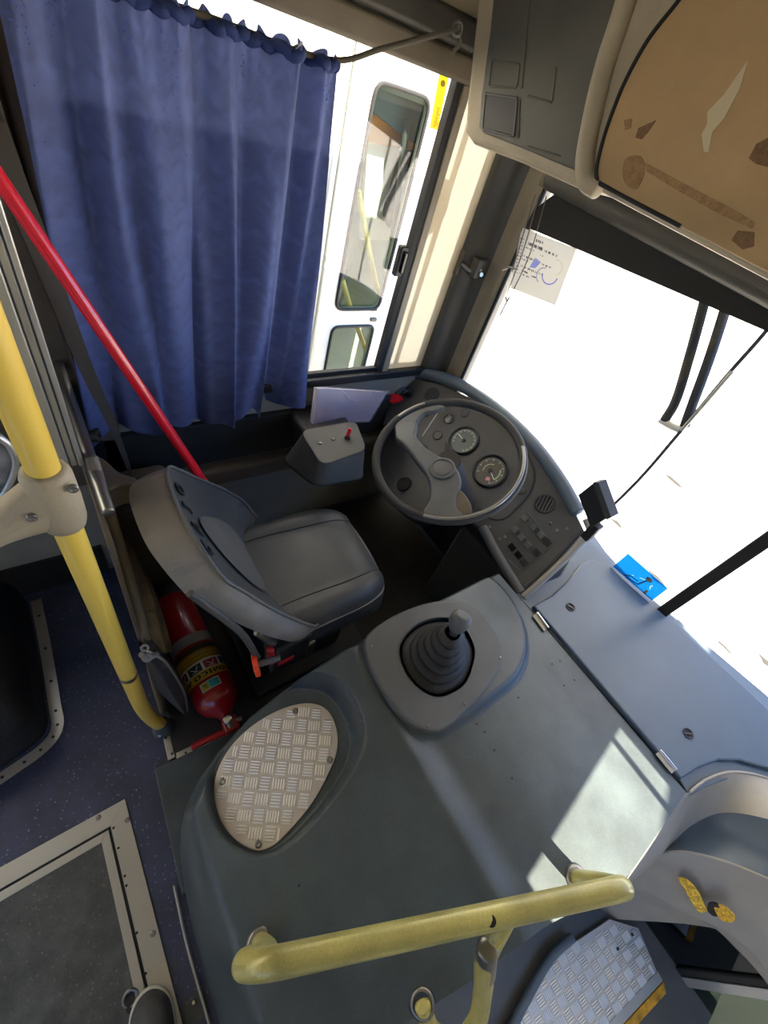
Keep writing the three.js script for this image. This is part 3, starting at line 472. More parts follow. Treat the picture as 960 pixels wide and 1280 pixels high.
// rolled front console at the right: pale face, open tray, lower front wall
{ const t = thing('tray_console', 'grey moulded dash console with open blue tray above the steps', 'console', atZ(830, 1070, -1.1));
  const r1 = [[863, 990, 0], [872, 982, 0], [886, 973, 0], [915, 965, 0], [960, 973, 0], [1010, 1000, 0], [1060, 1040, 0]].map(([u, v]) => lp(u, v, 0.004));
  const zz = [-1.07, -1.13, -1.2, -1.26, -1.28, -1.27, -1.25];
  const r2 = [[829, 1066], [842, 1052], [866, 1031], [903, 1016], [960, 1024], [1010, 1045], [1060, 1080]].map(([u, v], i) => atZ(u, v, zz[i]));
  const z3 = [-1.07, -1.085, -1.11, -1.15, -1.17, -1.18, -1.18];
  const r3 = [[828, 1067], [842, 1065], [862, 1066], [905, 1077], [960, 1099], [1010, 1122], [1060, 1150]].map(([u, v], i) => atZ(u, v, z3[i]));
  const r4 = [[786, 1108], [815, 1118], [850, 1138], [905, 1163], [945, 1195], [960, 1218], [985, 1260]].map(([u, v], i) => atZ(u, v, [-1.04, -1.07, -1.10, -1.14, -1.165, -1.175, -1.18][i]));
  part('face', loft([r1, r2], 50, 8), M.consoleGrey, t);
  part('tray', loft([r2, r2.map((p, i) => p.clone().lerp(r3[i], 0.5).add(V(0, -0.025, 0))), r3.map((p) => p.clone().add(V(0, -0.004, 0)))], 50, 8, true), M.lid, t);
  part('lip', tube(r3, 0.0045, 60, false, 8), M.consoleGrey, t);
  part('top_lip', tube(r1, 0.004, 60, false, 8), M.consoleGrey, t);
  part('front_wall', loft([r3, r4], 50, 8), M.consoleGrey, t);
  const r5 = r4.map((p, i) => V(p.x + 0.03, i < 3 ? -0.25 : p.y - 0.02, p.z - 0.03));
  part('lower_wall', loft([r4.map((p) => p.clone().add(V(0.002, 0.012, -0.022))), r4.map((p) => p.clone().add(V(0.006, -0.008, -0.012))), r4.map((p, i) => V(p.x, Math.min(p.y, 0.3) - (i < 3 ? 0.2 : 0.03), p.z - 0.02)), r5], 40, 6), M.consoleGrey, t);
  const e0 = V(0.47, TOP, ZF), e1 = V(0.47, TOP, -0.80), edge = Array.from({ length: 7 }, (_, i) => e0.clone().lerp(e1, i / 6).add(V(0.001, -0.003, 0)));
  const rim = new THREE.CatmullRomCurve3([r1[0], r1[0].clone().lerp(r2[0], 0.5), r2[0], r2[0].clone().lerp(r4[0], 0.5), r4[0]], false, 'centripetal').getPoints(6);
  part('side_fillet', loft([edge, rim], 30, 6), M.consoleGrey, t);
  const fz = (u, v) => atZ(u, v, lerp(-1.085, -1.11, clamp((v - 1100) / 40, 0, 1)));
  const hole = (px) => slab(px.map(([u, v]) => fz(u, v).add(V(0, 0.002, 0.006))), 0.004, { smooth: 24 });
  part('torn_mount', hole([[848, 1096], [858, 1098], [870, 1110], [880, 1128], [884, 1137], [874, 1138], [864, 1124], [855, 1108]]), mat(0xffffff, 0.7, { map: rep(blotch([0.92, 0.74, 0.26], 0.9, 12), 0.06) }), t).userData.label = 'yellow foam residue where a fitting was torn off';
  part('torn_mount', hole([[893, 1131], [906, 1132], [918, 1142], [916, 1151], [902, 1148]]), mat(0xffffff, 0.7, { map: rep(blotch([0.9, 0.7, 0.22], 0.9, 12), 0.03) }), t);
  part('torn_hole', hole([[886, 1128], [896, 1128], [902, 1138], [893, 1144], [886, 1138]]), M.black, t); }
// ---------------------------------------------------------------- driver seat
{ const t = thing('driver_seat', 'grey vinyl driver seat with rounded bucket backrest', 'seat', V(-0.7, 0.012, -0.5));
  // cushion: rounded block with a raised rear part and a seam
  const cw = 0.225, cz0 = -0.785, cz1 = -0.30, cy = 0.545;
  const cush = (s, q) => { const a = s * 2 - 1, b = q, e = 1 - Math.pow(Math.abs(a), 5) * 0.5; const wz = cw * (1 - 0.12 * Math.pow(1 - b, 6)); let y = cy + 0.014 * sstep(0.5, 0.8, Math.abs(a)) - 0.045 * Math.pow(Math.abs(a), 10) - 0.05 * Math.pow(1 - b, 9) + 0.008 * sstep(0.62, 0.6, b) * 0; const yaw = 0.06; const x = a * wz, z = lerp(cz0, cz1, b) + a * a * a * a * 0.012 * (1 - b) * 2; return V(-0.70 + x * Math.cos(yaw) , y, z + x * yaw); };
  part('cushion', [grid(40, 40, cush), grid(40, 8, (s, q) => { const p = cush(s, 0); const a = s * 2 - 1; return V(p.x, p.y - 0.11 * q, p.z - 0.012 * Math.sin(q * 3)); }, true), grid(8, 40, (s, q) => { const p = cush(1, q); return V(p.x + 0.01 * Math.sin(s * 3), p.y - 0.11 * s, p.z); }), grid(8, 40, (s, q) => { const p = cush(0, q); return V(p.x - 0.01 * Math.sin(s * 3), p.y - 0.11 * s, p.z); })], M.vinyl, t);
  part('cushion_piping', tube([cush(0, 0.85), cush(0, 0.5), cush(0, 0.15), cush(0.04, 0.01), cush(0.3, 0), cush(0.7, 0), cush(0.96, 0.01), cush(1, 0.15), cush(1, 0.5), cush(1, 0.9)].map((p) => p.add(V(0, -0.004, 0))), 0.004, 120, false, 8), M.vinylSide, t);
  part('cushion_seam', tube(Array.from({ length: 9 }, (_, i) => cush(0.2 + 0.012 * Math.sin(i * 0.7), lerp(0.02, 0.95, i / 8)).add(V(0, 0.0008, 0))), 0.0022, 40, false, 6), M.black, t);
  part('cushion_seam', tube(Array.from({ length: 9 }, (_, i) => cush(0.79 + 0.01 * Math.sin(i * 0.8), lerp(0.02, 0.95, i / 8)).add(V(0, 0.0008, 0))), 0.002, 40, false, 6), M.black, t);
  part('cushion_pan', rbox(-0.90, -0.50, 0.38, 0.46, -0.74, -0.32, 0.02), M.black, t);
  // backrest: front surface with side wings, reclined
  const BX = -0.715;
  const hw = (v) => lerp(0.262, 0.195, sstep(0.25, 0.95, v)) * (v > 0.86 ? Math.sqrt(Math.max(0, 1 - Math.pow((v - 0.86) / 0.16, 2) * 0.5)) : 1) * (v < 0.15 ? lerp(0.9, 1, v / 0.15) : 1);
  const back = (u, v, off = 0) => { const w = hw(v), a = Math.abs(u), wing = lerp(0.085, 0.02, sstep(0.1, 0.85, v)) * Math.pow(a, 2.6); return V(BX + u * w, lerp(0.52, 0.945, v) - 0.03 * Math.pow(a, 4) * sstep(0.7, 1, v), lerp(-0.375, -0.150, v) - wing + 0.02 * Math.sin(v * Math.PI) * 0.3).add(V(0, 0.42, -0.85).multiplyScalar(off)); };
  const rear = (u, v) => back(u * 1.015, v).add(V(0, -0.022, 0.085 * (1 - 0.12 * Math.pow(Math.abs(u), 4))));
  part('backrest', [grid(44, 36, (s, q) => back(s * 2 - 1, q))], M.vinyl, t);
  part('back_shell', [grid(44, 36, (s, q) => rear(s * 2 - 1, q)), grid(44, 4, (s, q) => back(s * 2 - 1, 1).lerp(rear(s * 2 - 1, 1), q).add(V(0, 0.01 * Math.sin(q * Math.PI) * (1 - Math.pow(Math.abs(s * 2 - 1), 8)), 0))), ...[-1, 1].map((u) => grid(4, 36, (s, q) => back(u, q).lerp(rear(u, q), s).add(V(u * 0.012 * Math.sin(s * Math.PI) * (1 - Math.pow(q, 10)), 0, 0)))), grid(44, 4, (s, q) => back(s * 2 - 1, 0).lerp(rear(s * 2 - 1, 0), q))], M.vinylSide, t);
  part('back_piping', tube([...Array.from({ length: 12 }, (_, i) => back(1, i / 12)), ...Array.from({ length: 9 }, (_, i) => back(1 - 2 * i / 8, 1)), ...Array.from({ length: 12 }, (_, i) => back(-1, 1 - (i + 1) / 12))].map((p) => p.add(V(0, 0.002, -0.002))), 0.0045, 200, false, 8), M.vinylLight, t);
  part('back_insert', grid(40, 12, (s, q) => { const th = s * Math.PI * 2; return back(0.46 * q * Math.cos(th) * (1 - 0.25 * Math.sin(th)) - 0.05, 0.40 + 0.36 * q * Math.sin(th), 0.006 + 0.006 * (1 - q * q)); }), M.vinylLight, t);
  'CAIO'.split('').forEach((ch, i) => { const u = 0.50 - i * 0.34, v = 0.87, p = back(u, v, 0.003), ex = back(u - 0.1, v).sub(back(u + 0.1, v)).normalize(), ey = back(u, v + 0.06).sub(back(u, v - 0.06)).normalize();
    const g = new TextGeometry(ch, { font, size: 0.042, depth: 0.003, curveSegments: 4 }); g.computeBoundingBox(); g.translate(-(g.boundingBox.max.x + g.boundingBox.min.x) / 2, -0.021, 0);
    const z = V().crossVectors(ex, ey).normalize(); const m = new THREE.Matrix4().makeBasis(ex, ey, z); m.setPosition(p); part('embossed_letter', g.applyMatrix4(m), M.black, t); });
  part('recliner_bracket', [rbox(-0.47, -0.44, 0.40, 0.56, -0.42, -0.30, 0.01)], M.black, t);
  part('suspension_base', [rbox(-0.90, -0.50, 0.012, 0.06, -0.78, -0.3, 0.01), rbox(-0.85, -0.55, 0.05, 0.40, -0.68, -0.36, 0.03)], M.wallBlack, t);
  const kb = atX(318, 832, -0.43), kd = camRight.clone().multiplyScalar(0.93).addScaledVector(camUp, 0.22).addScaledVector(camFwd, 0.3).normalize();
  part('belt_tube', tube([atX(255, 715, -0.50).add(V(0, -0.06, 0.03)), atX(300, 790, -0.46), atX(322, 822, -0.45)], 0.009), M.pillar, t);
  part('adjuster_spindle', cyl(kb, kd, 0.009, 0.009, 0.07, 14), M.coverTrim, t);
  const star = Array.from({ length: 48 }, (_, i) => { const a = i / 48 * Math.PI * 2, r = 0.026 * (1 + 0.09 * Math.cos(a * 7)); return V(Math.cos(a) * r, Math.sin(a) * r, 0); });
  { const s = new THREE.Shape(star.map((p) => new THREE.Vector2(p.x, p.y))), g = new THREE.ExtrudeGeometry(s, { depth: 0.008, bevelEnabled: true, bevelSize: 0.003, bevelThickness: 0.003, bevelSegments: 2 }); g.applyMatrix4(frameOf(kb, kd, V(0, 1, 0))); part('adjuster_knob', g, M.orange, t).userData.label = 'orange star knob'; }
  const rl = atX(353, 823, -0.45); part('release_lever', [rbox(rl.x - 0.012, rl.x + 0.012, rl.y - 0.016, rl.y + 0.012, rl.z - 0.035, rl.z + 0.02, 0.005), tube([atX(338, 812, -0.452), atX(340, 826, -0.448)], 0.011)], mat(0xb5202b, 0.45), t);
  part('buckle_bracket', [rbox(-0.475, -0.455, 0.33, 0.45, -0.46, -0.36, 0.01), tube([atX(322, 790, -0.47), atX(336, 800, -0.465), atX(342, 803, -0.462)], 0.012)], M.steel, t); }
// ---------------------------------------------------------------- partition behind the seat, belt, red pole, pillar pole
{ const t = thing('partition_frame', 'worn aluminium partition post and rail behind the driver seat', 'partition', V(-0.62, 0, -0.02));
  const p0 = atX(60, 430, -0.86);
  part('aluminium_profile', [rbox(-0.90, -0.86, 0.98, YC, -0.006, 0.004, 0.003), rbox(-0.90, -0.865, 0.98, YC, 0.006, 0.018, 0.003), rbox(-0.90, -0.86, 0.98, YC, 0.02, 0.042, 0.003)], M.alu, t);
  part('cross_rail', tube([V(-1.28, 0.99, -0.02), V(-0.95, 0.98, -0.02), V(-0.72, 0.97, -0.02)], 0.013), M.steel, t);
  part('lower_panel', rbox(-1.28, -0.64, 0.02, 0.95, -0.012, 0.0, 0.003), M.brownGrey, t);
  part('side_tube', tube([V(-0.86, 1.0, -0.022), V(-0.74, 0.85, -0.022), V(-0.655, 0.6, -0.02), V(-0.625, 0.3, -0.01), V(-0.62, 0.03, -0.008)], 0.013, 60), M.beigeDark, t);
  const c = atX(105, 545, -1.0); part('wing_nut', [cyl(c, V(0.3, 0, -1), 0.016, 0.016, 0.03, 8), rbox(c.x - 0.02, c.x + 0.02, c.y - 0.005, c.y + 0.005, c.z - 0.035, c.z - 0.02, 0.004)], M.black, t); }
{ const q = [[-15, 150], [12, 220], [42, 292], [76, 380], [112, 470], [140, 530], [163, 590]].map(([u, v], i) => atX(u, v, [-1.12, -1.12, -1.11, -1.10, -1.09, -1.08, -1.07][i]));
  tag(obj('seat_belt', [grid(60, 2, (s, r) => { const c = new THREE.CatmullRomCurve3(q).getPoint(s), a = lerp(0.2, 1.35, s); return c.add(V(0.0, 0, 0).add(V(Math.sin(a) * 0.024, 0.0, Math.cos(a) * 0.024).multiplyScalar(r * 2 - 1))); }), grid(60, 2, (s, r) => { const c = new THREE.CatmullRomCurve3(q).getPoint(s), a = lerp(0.2, 1.35, s); return c.add(V(Math.sin(a) * 0.024, 0.0, Math.cos(a) * 0.024).multiplyScalar(r * 2 - 1)).add(V(0.002, 0, -0.001)); })], mat(0x39342c, 0.85)), 'dark seat belt strap running down behind the driver seat', 'seat belt'); }
{ const hi = atX(-30, 181, -1.06), lo = atX(240, 581, -0.98), d = lo.clone().sub(hi), end = lo.clone().addScaledVector(d, (lo.y - 0.12) / -d.y * 0 + 0.32);
  const t = thing('red_pole', 'bright red painted pole leaning behind the driver seat', 'pole', end);
  part('tube', tube([hi.clone().addScaledVector(d, -0.25), lo, end], 0.0135, 20, false, 16, true), M.red, t);
  part('tip', lathe(end, d, [[0.014, -0.03], [0.014, 0.0], [0.01, 0.008], [0, 0.008]], 16), M.black, t); }
{ const t = thing('grab_pole', 'bright yellow painted floor pole with curved foot beside partition', 'pole', V(-0.57, 0, 0.01)), X = -0.565, Z = 0.043;
  part('tube', tube([V(X, YC, Z), V(X, 1.5, Z), V(X, 0.9, Z), V(X, 0.5, Z), V(X, 0.28, Z - 0.002), V(X - 0.002, 0.16, Z - 0.012), V(X - 0.002, 0.03, Z - 0.036)], 0.0205, 120, false, 24), M.yellow, t);
  part('foot_socket', lathe(V(X - 0.002, 0.0, Z - 0.038), V(0, 1, 0.1), [[0.036, 0], [0.036, 0.012], [0.03, 0.03], [0.0235, 0.075], [0.021, 0.08]], 28), M.coverTrim, t);
  part('joint_ring', cyl(V(X, 0.52, Z), V(0, 1, 0), 0.0212, 0.0212, 0.018, 24), M.steel, t);
  part('bolt', cyl(V(X + 0.02, 0.028, Z - 0.02), V(0.5, 1, 0.3), 0.006, 0.006, 0.008, 10), M.steel, t); }
{ const X = -0.565, Z = 0.043, t = thing('pole_clamp', 'beige plastic tee clamp bolted around the yellow pole', 'clamp', V(X, 1.15, Z));
  const c = V(X, 1.195, Z);
  part('sleeve', lathe(V(X, 1.135, Z), V(0, 1, 0), [[0.021, 0], [0.028, 0.002], [0.031, 0.015], [0.032, 0.06], [0.031, 0.105], [0.027, 0.116], [0.021, 0.118]], 30), M.beige, t);
  part('arm', loft([[0.058, -0.01], [0.055, 0.012], [0.046, 0.035], [0.036, 0.06], [0.032, 0.078], [0.034, 0.088]].map(([r, d]) => Array.from({ length: 13 }, (_, i) => { const a = i / 12 * Math.PI * 2; return V(X - 0.0 + Math.cos(a) * Math.min(r, 0.029), c.y - d * 0.42 + Math.sin(a) * r, Z + d); })), 40, 6, true), M.beige, t);
  part('socket_bore', cyl(V(X, c.y - 0.036, Z + 0.080), V(0, -0.3, 1), 0.025, 0.025, 0.01, 24), M.black, t);
  for (const [u, v] of [[92, 612], [40, 648]]) { const p = atX(u, v, X + 0.031); part('screw', lathe(p.clone().add(V(-0.004, 0, 0)), V(1, 0.15, 0.0), [[0.0, 0.004], [0.0035, 0.004], [0.004, 0.006], [0.0065, 0.005], [0.007, 0]], 16), M.steel, t); } }
{ const t = thing('modesty_panel', 'grey speckled panel with pale rounded rim behind the yellow pole', 'panel', V(-0.8, 0.95, 0.16));
  const q = [[-30, 540], [6, 552], [19, 575], [12, 604], [-4, 625], [-40, 640]].map(([u, v]) => atX(u, v, -0.75));
  part('panel', slab(q, 0.02, { bevel: 0.004, smooth: 40 }), plastic(0x6e7176, 0.8, 0.4, 0.15), t); part('rim', tube(closedSmooth(q, 40), 0.006, 80, true, 8), M.alu, t); }
// wheel-arch ledge and bracket between partition and seat
{ const t = thing('corner_ledge', 'grey brown moulded corner ledge behind the seat by the side wall', 'ledge', V(-1.2, 0, -0.1));
  part('box', rbox(-1.245, -1.07, 0.0, 0.60, -0.24, -0.03, 0.03), M.brownGrey, t);
  part('cap', slab([[112, 566], [128, 572], [150, 590], [170, 597], [172, 604], [150, 606], [130, 612], [118, 590]].map(([u, v]) => atY(u, v, 0.70)), 0.09, { bevel: 0.008, smooth: 40 }), M.beige, t);
}
// hanging bag: worn brown flap and grey pouch strapped to the partition
{ const t = thing('hanging_bag', 'worn brown and grey leather bag strapped to partition behind the extinguisher', 'bag', V(-0.6, 0.2, -0.06));
  const brown = mat(0xffffff, 0.8, { map: rep(blotch(S(0x6f6049), 0.8, 5), 0.25), bumpMap: rep(tex(128, (u, v) => { const n = fbm(u * 6, v * 3, 6, 4); return [n, n, n]; }, false), 0.2), bumpScale: 0.012 });
  const la = [[150, 672], [160, 700], [170, 735], [178, 775], [186, 810]], lb = [[158, 672], [178, 705], [196, 745], [210, 790], [216, 815]];
  const dx = (i) => [-0.88, -0.80, -0.73, -0.67, -0.63][i];
  const ra = la.map(([u, v], i) => atX(u, v, dx(i))), rb = lb.map(([u, v], i) => atX(u, v, dx(i) + 0.01)), mid = ra.map((p, i) => p.clone().lerp(rb[i], 0.5).add(V(0.02, 0.01, -0.008)));
  part('flap', loft([ra, mid, rb, rb.map((p) => p.clone().add(V(-0.03, -0.03, 0.01))), ra.map((p) => p.clone().add(V(-0.03, -0.03, 0.01))), ra], 40, 6), brown, t);
  const pa = [[178, 818], [184, 835], [192, 855], [204, 870], [226, 890]], pb = [[184, 812], [202, 822], [218, 842], [230, 865], [234, 888]];
  const dy = [-0.60, -0.585, -0.575, -0.565, -0.56];
  const qa = pa.map(([u, v], i) => atX(u, v, dy[i])), qb = pb.map(([u, v], i) => atX(u, v, dy[i])), qm = qa.map((p, i) => p.clone().lerp(qb[i], 0.5).add(V(0.02, 0.01, 0)));
  part('pouch', loft([qa, qm, qb, qb.map((p) => p.clone().add(V(-0.06, 0, 0))), qa.map((p) => p.clone().add(V(-0.06, 0, 0))), qa], 40, 6), plastic(0x45484b, 0.5, 0.3, 0.2), t);
  part('piping', tube(qb.map((p) => p.clone().add(V(0.004, 0, 0))), 0.004, 40, false, 8), M.alu, t);
  const k = atX(184, 822, -0.545); part('strap_ring', torus(k, V(0.8, 0.5, 0.2), 0.009, 0.0035), M.vinylSide, t); part('strap', tube([atX(176, 818, -0.55), k, atX(196, 818, -0.56)], 0.007), M.vinylSide, t); part('strap_ring', torus(atX(181, 810, -0.55), V(0.8, 0.5, 0.2), 0.007, 0.003), M.vinylSide, t); }
// ---------------------------------------------------------------- fire extinguisher lying behind the seat
{ const R = 0.075, y = 0.015 + R, head = atY(283, 897, y), tail = atY(205, 738, y); const ax = tail.clone().sub(head).setY(0); const Lg = Math.min(ax.length(), 0.5); ax.normalize();
  const t = thing('fire_extinguisher', 'red fire extinguisher lying on the cab floor behind the driver seat', 'fire extinguisher', head.clone().setY(0.012));
  const b0 = head.clone().addScaledVector(ax, 0.03);
  part('cylinder', lathe(b0, ax, [[0.018, -0.03], [0.03, -0.012], [0.055, 0.008], [R * 0.94, 0.035], [R, 0.07], [R, Lg - 0.06], [R * 0.97, Lg - 0.03], [R * 0.85, Lg], [0, Lg]], 40), M.redDark, t);
  part('base_ring', lathe(b0, ax, [[R * 0.9, Lg - 0.02], [R * 0.98, Lg - 0.01], [R * 0.98, Lg + 0.03], [R * 0.9, Lg + 0.03]], 32), M.black, t);
  const lab = canvasTex(1024, 512, (c, w, h) => {   // around (x) and along from the head (y down = towards base)
    c.fillStyle = '#c9a632'; c.fillRect(0, 0, w, h); c.fillStyle = '#1c1812'; c.font = 'bold 84px sans-serif'; c.textAlign = 'center';
    for (const x of [256, 768]) { c.fillText('QUÍMICO ABC', x, 92); }
    c.fillStyle = '#e6e0da'; c.fillRect(0, 118, w, 150);
    for (let k = 0; k < 8; k++) { const x = k * 128 + 8; c.fillStyle = ['#1c2b63', '#a8453f', '#3c4438', '#7a2b25'][k % 4]; c.fillRect(x, 128, 108, 116); c.strokeStyle = '#e6e0da'; c.lineWidth = 9; c.beginPath(); c.moveTo(x + 25, 220); c.lineTo(x + 50, 160); c.lineTo(x + 85, 215); c.moveTo(x + 30, 150); c.lineTo(x + 80, 150); c.stroke(); }
    c.fillStyle = '#2a2415'; for (let k = 0; k < 7; k++) c.fillRect(0, 290 + k * 26, w, k % 2 ? 5 : 9);
    c.fillStyle = '#4a3a1a'; c.fillRect(0, 420, w, 92); });
  const band = (r, a, b, m) => { const g = new THREE.CylinderGeometry(r, r, b - a, 48, 1, true).translate(0, (a + b) / 2, 0); g.applyQuaternion(new THREE.Quaternion().setFromUnitVectors(V(0, 1, 0), ax)); return g.translate(b0.x, b0.y, b0.z); };
  lab.flipY = true; lab.wrapS = THREE.RepeatWrapping;
  part('print_label', (() => { const g = band(R + 0.0006, 0.105, 0.235); const uv = g.attributes.uv; for (let i = 0; i < uv.count; i++) uv.setXY(i, 1 - uv.getX(i), 1 - uv.getY(i)); return g; })(), mat(0xffffff, 0.4, { map: lab }), t, true);
  part('paper_band', band(R + 0.0008, 0.245, 0.285), mat(0x8d8f92, 0.7), t);
  const seal = canvasTex(128, 96, (c) => { c.fillStyle = '#d9d6c2'; c.fillRect(0, 0, 128, 96); c.fillStyle = '#3fa79a'; c.fillRect(6, 8, 66, 80); c.fillStyle = '#c7b637'; c.fillRect(74, 8, 48, 80); c.fillStyle = '#4d6d30'; c.fillRect(84, 24, 26, 14); c.fillRect(84, 48, 20, 12); });
  const sa = grid(10, 4, (s, q) => { const a = lerp(0.35, -0.55, s), rr = R + 0.001, n = V(0, 1, 0), side = V().crossVectors(ax, n).normalize(); return b0.clone().addScaledVector(ax, lerp(0.095, 0.045 + 0.018, 1 - q)).addScaledVector(n, Math.cos(a) * rr).addScaledVector(side, Math.sin(a) * rr); });
  part('inspection_seal', sa, mat(0xffffff, 0.4, { map: seal }), t, true);
  const v0 = b0.clone().addScaledVector(ax, -0.03);
  part('valve', lathe(v0, ax.clone().negate(), [[0.018, -0.01], [0.018, 0.02], [0.014, 0.022], [0.014, 0.04], [0, 0.04]], 20), M.steel, t);
  part('gauge', lathe(atY(285, 899, 0.12), V(0.2, 1, 0.2), [[0.0, 0.012], [0.012, 0.012], [0.015, 0.008], [0.015, 0]], 20), M.chrome, t);
  part('discharge_stub', tube([atY(288, 902, 0.09), atY(302, 898, 0.095)], 0.008), M.steel, t);
  part('carry_handle', [tube([atY(288, 912, 0.07), atY(265, 922, 0.065), atY(240, 934, 0.06)], 0.011), rbox(v0.x - 0.0, v0.x + 0.05, 0.05, 0.10, v0.z - 0.03, v0.z + 0.02, 0.008)], M.redDark, t); }
// ---------------------------------------------------------------- floor fittings
{ const t = thing('floor_hatch', 'dark speckled floor hatch in a riveted aluminium frame', 'hatch', V(0, 0, 0.6));
  const x0 = atY(158, 998, 0.0).x, z0 = atY(190, 1130, 0).z, W1 = 0.05, W2 = 0.022, G = 0.007, x1 = 0.75, z1 = 1.1;
  part('frame_front', slab([V(x0, 0.005, z0), V(x1, 0.005, z0), V(x1, 0.005, z0 + W1), V(x0 + W1, 0.005, z0 + W1)], 0.004, { bevel: 0.001 }), M.alu, t);
  part('frame_side', slab([V(x0, 0.005, z0), V(x0 + W1, 0.005, z0 + W1), V(x0 + W1, 0.005, z1), V(x0, 0.005, z1)], 0.004, { bevel: 0.001 }), M.alu, t);
  const a = W1 + G;
  part('edge_angle', slab([V(x0 + a, 0.006, z0 + a), V(x1, 0.006, z0 + a), V(x1, 0.006, z0 + a + W2), V(x0 + a + W2, 0.006, z0 + a + W2)], 0.006, { bevel: 0.0015 }), M.alu, t);
  part('edge_angle', slab([V(x0 + a, 0.006, z0 + a), V(x0 + a + W2, 0.006, z0 + a + W2), V(x0 + a + W2, 0.006, z1), V(x0 + a, 0.006, z1)], 0.006, { bevel: 0.0015 }), M.alu, t);
  part('dark_gap_strip', box(x0 + W1 - 0.001, x1, 0.0, 0.0015, z0 + W1 - 0.001, z1), M.rubber, t);  // thin dark sheet standing for the shaded gap between frame and hatch
  part('mat', box(x0 + a + W2, x1, 0.001, 0.004, z0 + a + W2, z1), M.hatch, t);
  for (const [u, v] of [[123, 1022], [159, 1025], [191, 1167]]) part('rivet', lathe(atY(u, v, 0.005), V(0, 1, 0), [[0.001, 0.001], [0.002, 0.0025], [0.006, 0.002], [0.0075, 0]], 14), M.steel, t);
  for (const [u, v] of [[142, 1035], [148, 1060], [156, 1095], [158, 1107], [171, 1166], [182, 1217]]) part('screw_hole', cyl(atY(u, v, 0.0062), V(0, 1, 0), 0.0035, 0.0035, 0.0006, 10), M.black, t);
  const h = atY(163, 1248, 0.004); part('lift_ring', [torus(h, V(0.2, 1, 0.1), 0.016, 0.004)], M.steel, t); part('ring_recess', slab([[156, 1245], [160, 1238], [167, 1240], [169, 1258], [160, 1268]].map(([u, v]) => atY(u, v, 0.0045)), 0.001, { smooth: 20 }), M.black, t); }
{ const t = thing('wheel_arch', 'black moulded floor hump edged with a riveted metal strip', 'floor hump', V(-1.0, 0, 0.6));
  const line = [[45, 750], [54, 795], [62, 840], [69, 885], [72, 905], [66, 922], [48, 940], [24, 957], [-10, 980], [-60, 1012]].map(([u, v]) => atY(u, v, 0.006));
  const c = new THREE.CatmullRomCurve3(line, false, 'centripetal').getPoints(60);
  const nrm = (i) => { const d = c[Math.min(i + 1, 60)].clone().sub(c[Math.max(i - 1, 0)]); return V(-d.z, 0, d.x).normalize(); };
  part('edging_strip', grid(60, 1, (s, q) => { const i = Math.round(s * 60); return c[i].clone().addScaledVector(nrm(i), (q - 0.5) * 0.034); }), M.alu, t);
  for (let i = 3; i < 60; i += 6) part('rivet', cyl(c[i].clone(), V(0, 1, 0), 0.0045, 0.004, 0.003, 10), M.dashDark, t);
  const ctr = V(-1.15, 0, 0.75);
  part('hump', grid(60, 14, (s, q) => { const i = Math.round(s * 60), p = c[i].clone().lerp(ctr, 0.05 + 0.85 * Math.pow(q, 1.6)); p.y = 0.26 * Math.sqrt(1 - Math.pow(1 - q, 3)) + 0.004; return p; }), plastic(0x1b1c1d, 0.4, 0.3, 0.4, 0.002), t);
  part('rib', tube([atY(0, 890, 0.1), atY(18, 882, 0.12), atY(30, 872, 0.12)], 0.006), M.black, t); }
{ const t = thing('floor_edging', 'aluminium angle strip edging the cab floor at the pole foot', 'edging', V(-0.55, 0, 0.0));
  const q = [[203, 918], [210, 951], [290, 917]].map(([u, v]) => atY(u, v, 0.016));
  part('strip', [slab([q[0], q[1], atY(219, 946, 0.016), atY(212, 916, 0.016)], 0.014, { bevel: 0.002 }), slab([atY(221, 951, 0.016), q[2], atY(288, 909, 0.016), atY(220, 941, 0.016)], 0.014, { bevel: 0.002 })], M.alu, t);
  for (const [u, v] of [[215, 942], [232, 941], [207, 922]]) part('rivet', cyl(atY(u, v, 0.017), V(0, 1, 0), 0.004, 0.003, 0.002, 10), M.dashDark, t);
  part('corner_plate', slab([[215, 952], [300, 910], [310, 880], [230, 900], [210, 915]].map(([u, v]) => atY(u, v, 0.0145)), 0.002), M.cabFloor, t); }
{ const t = thing('shoe', 'dark grey shoe toe with a pale rubber rim standing on the hatch', 'shoe', V(0.1, 0.005, 0.24));
  const out = [[160, 1290], [163, 1266], [172, 1246], [186, 1233], [200, 1232], [212, 1242], [218, 1262], [222, 1295], [226, 1340], [215, 1390], [185, 1390], [166, 1350]].map(([u, v]) => atY(u, v, 0.03));
  const c = closedSmooth(out, 60), m = c.reduce((s, p) => s.add(p), V()).divideScalar(60);
  part('sole', slab(c.map((p) => p.clone().setY(0.034)), 0.028, { bevel: 0.006 }), mat(0xb9b8b2, 0.6), t);
  part('upper', grid(60, 10, (s, q) => { const p = c[Math.round(s * 60) % 60].clone().lerp(m, 0.07 + 0.93 * q); p.y = 0.033 + 0.05 * Math.sqrt(1 - Math.pow(1 - q, 2)); return p; }), plastic(0x47484b, 0.75, 0.3, 0.1), t); }
{ const p = atY(242, 1253, 0.004); const t = tag(obj('floor_joint_plate', slab([[222, 1263], [252, 1232], [262, 1262], [238, 1290]].map(([u, v]) => atY(u, v, 0.003)), 0.002), M.hatch), 'dark patch plate on the floor between hatch and engine cover', 'floor plate'); part('screw', cyl(p, V(0, 1, 0), 0.005, 0.004, 0.003, 12), M.chrome, t); }
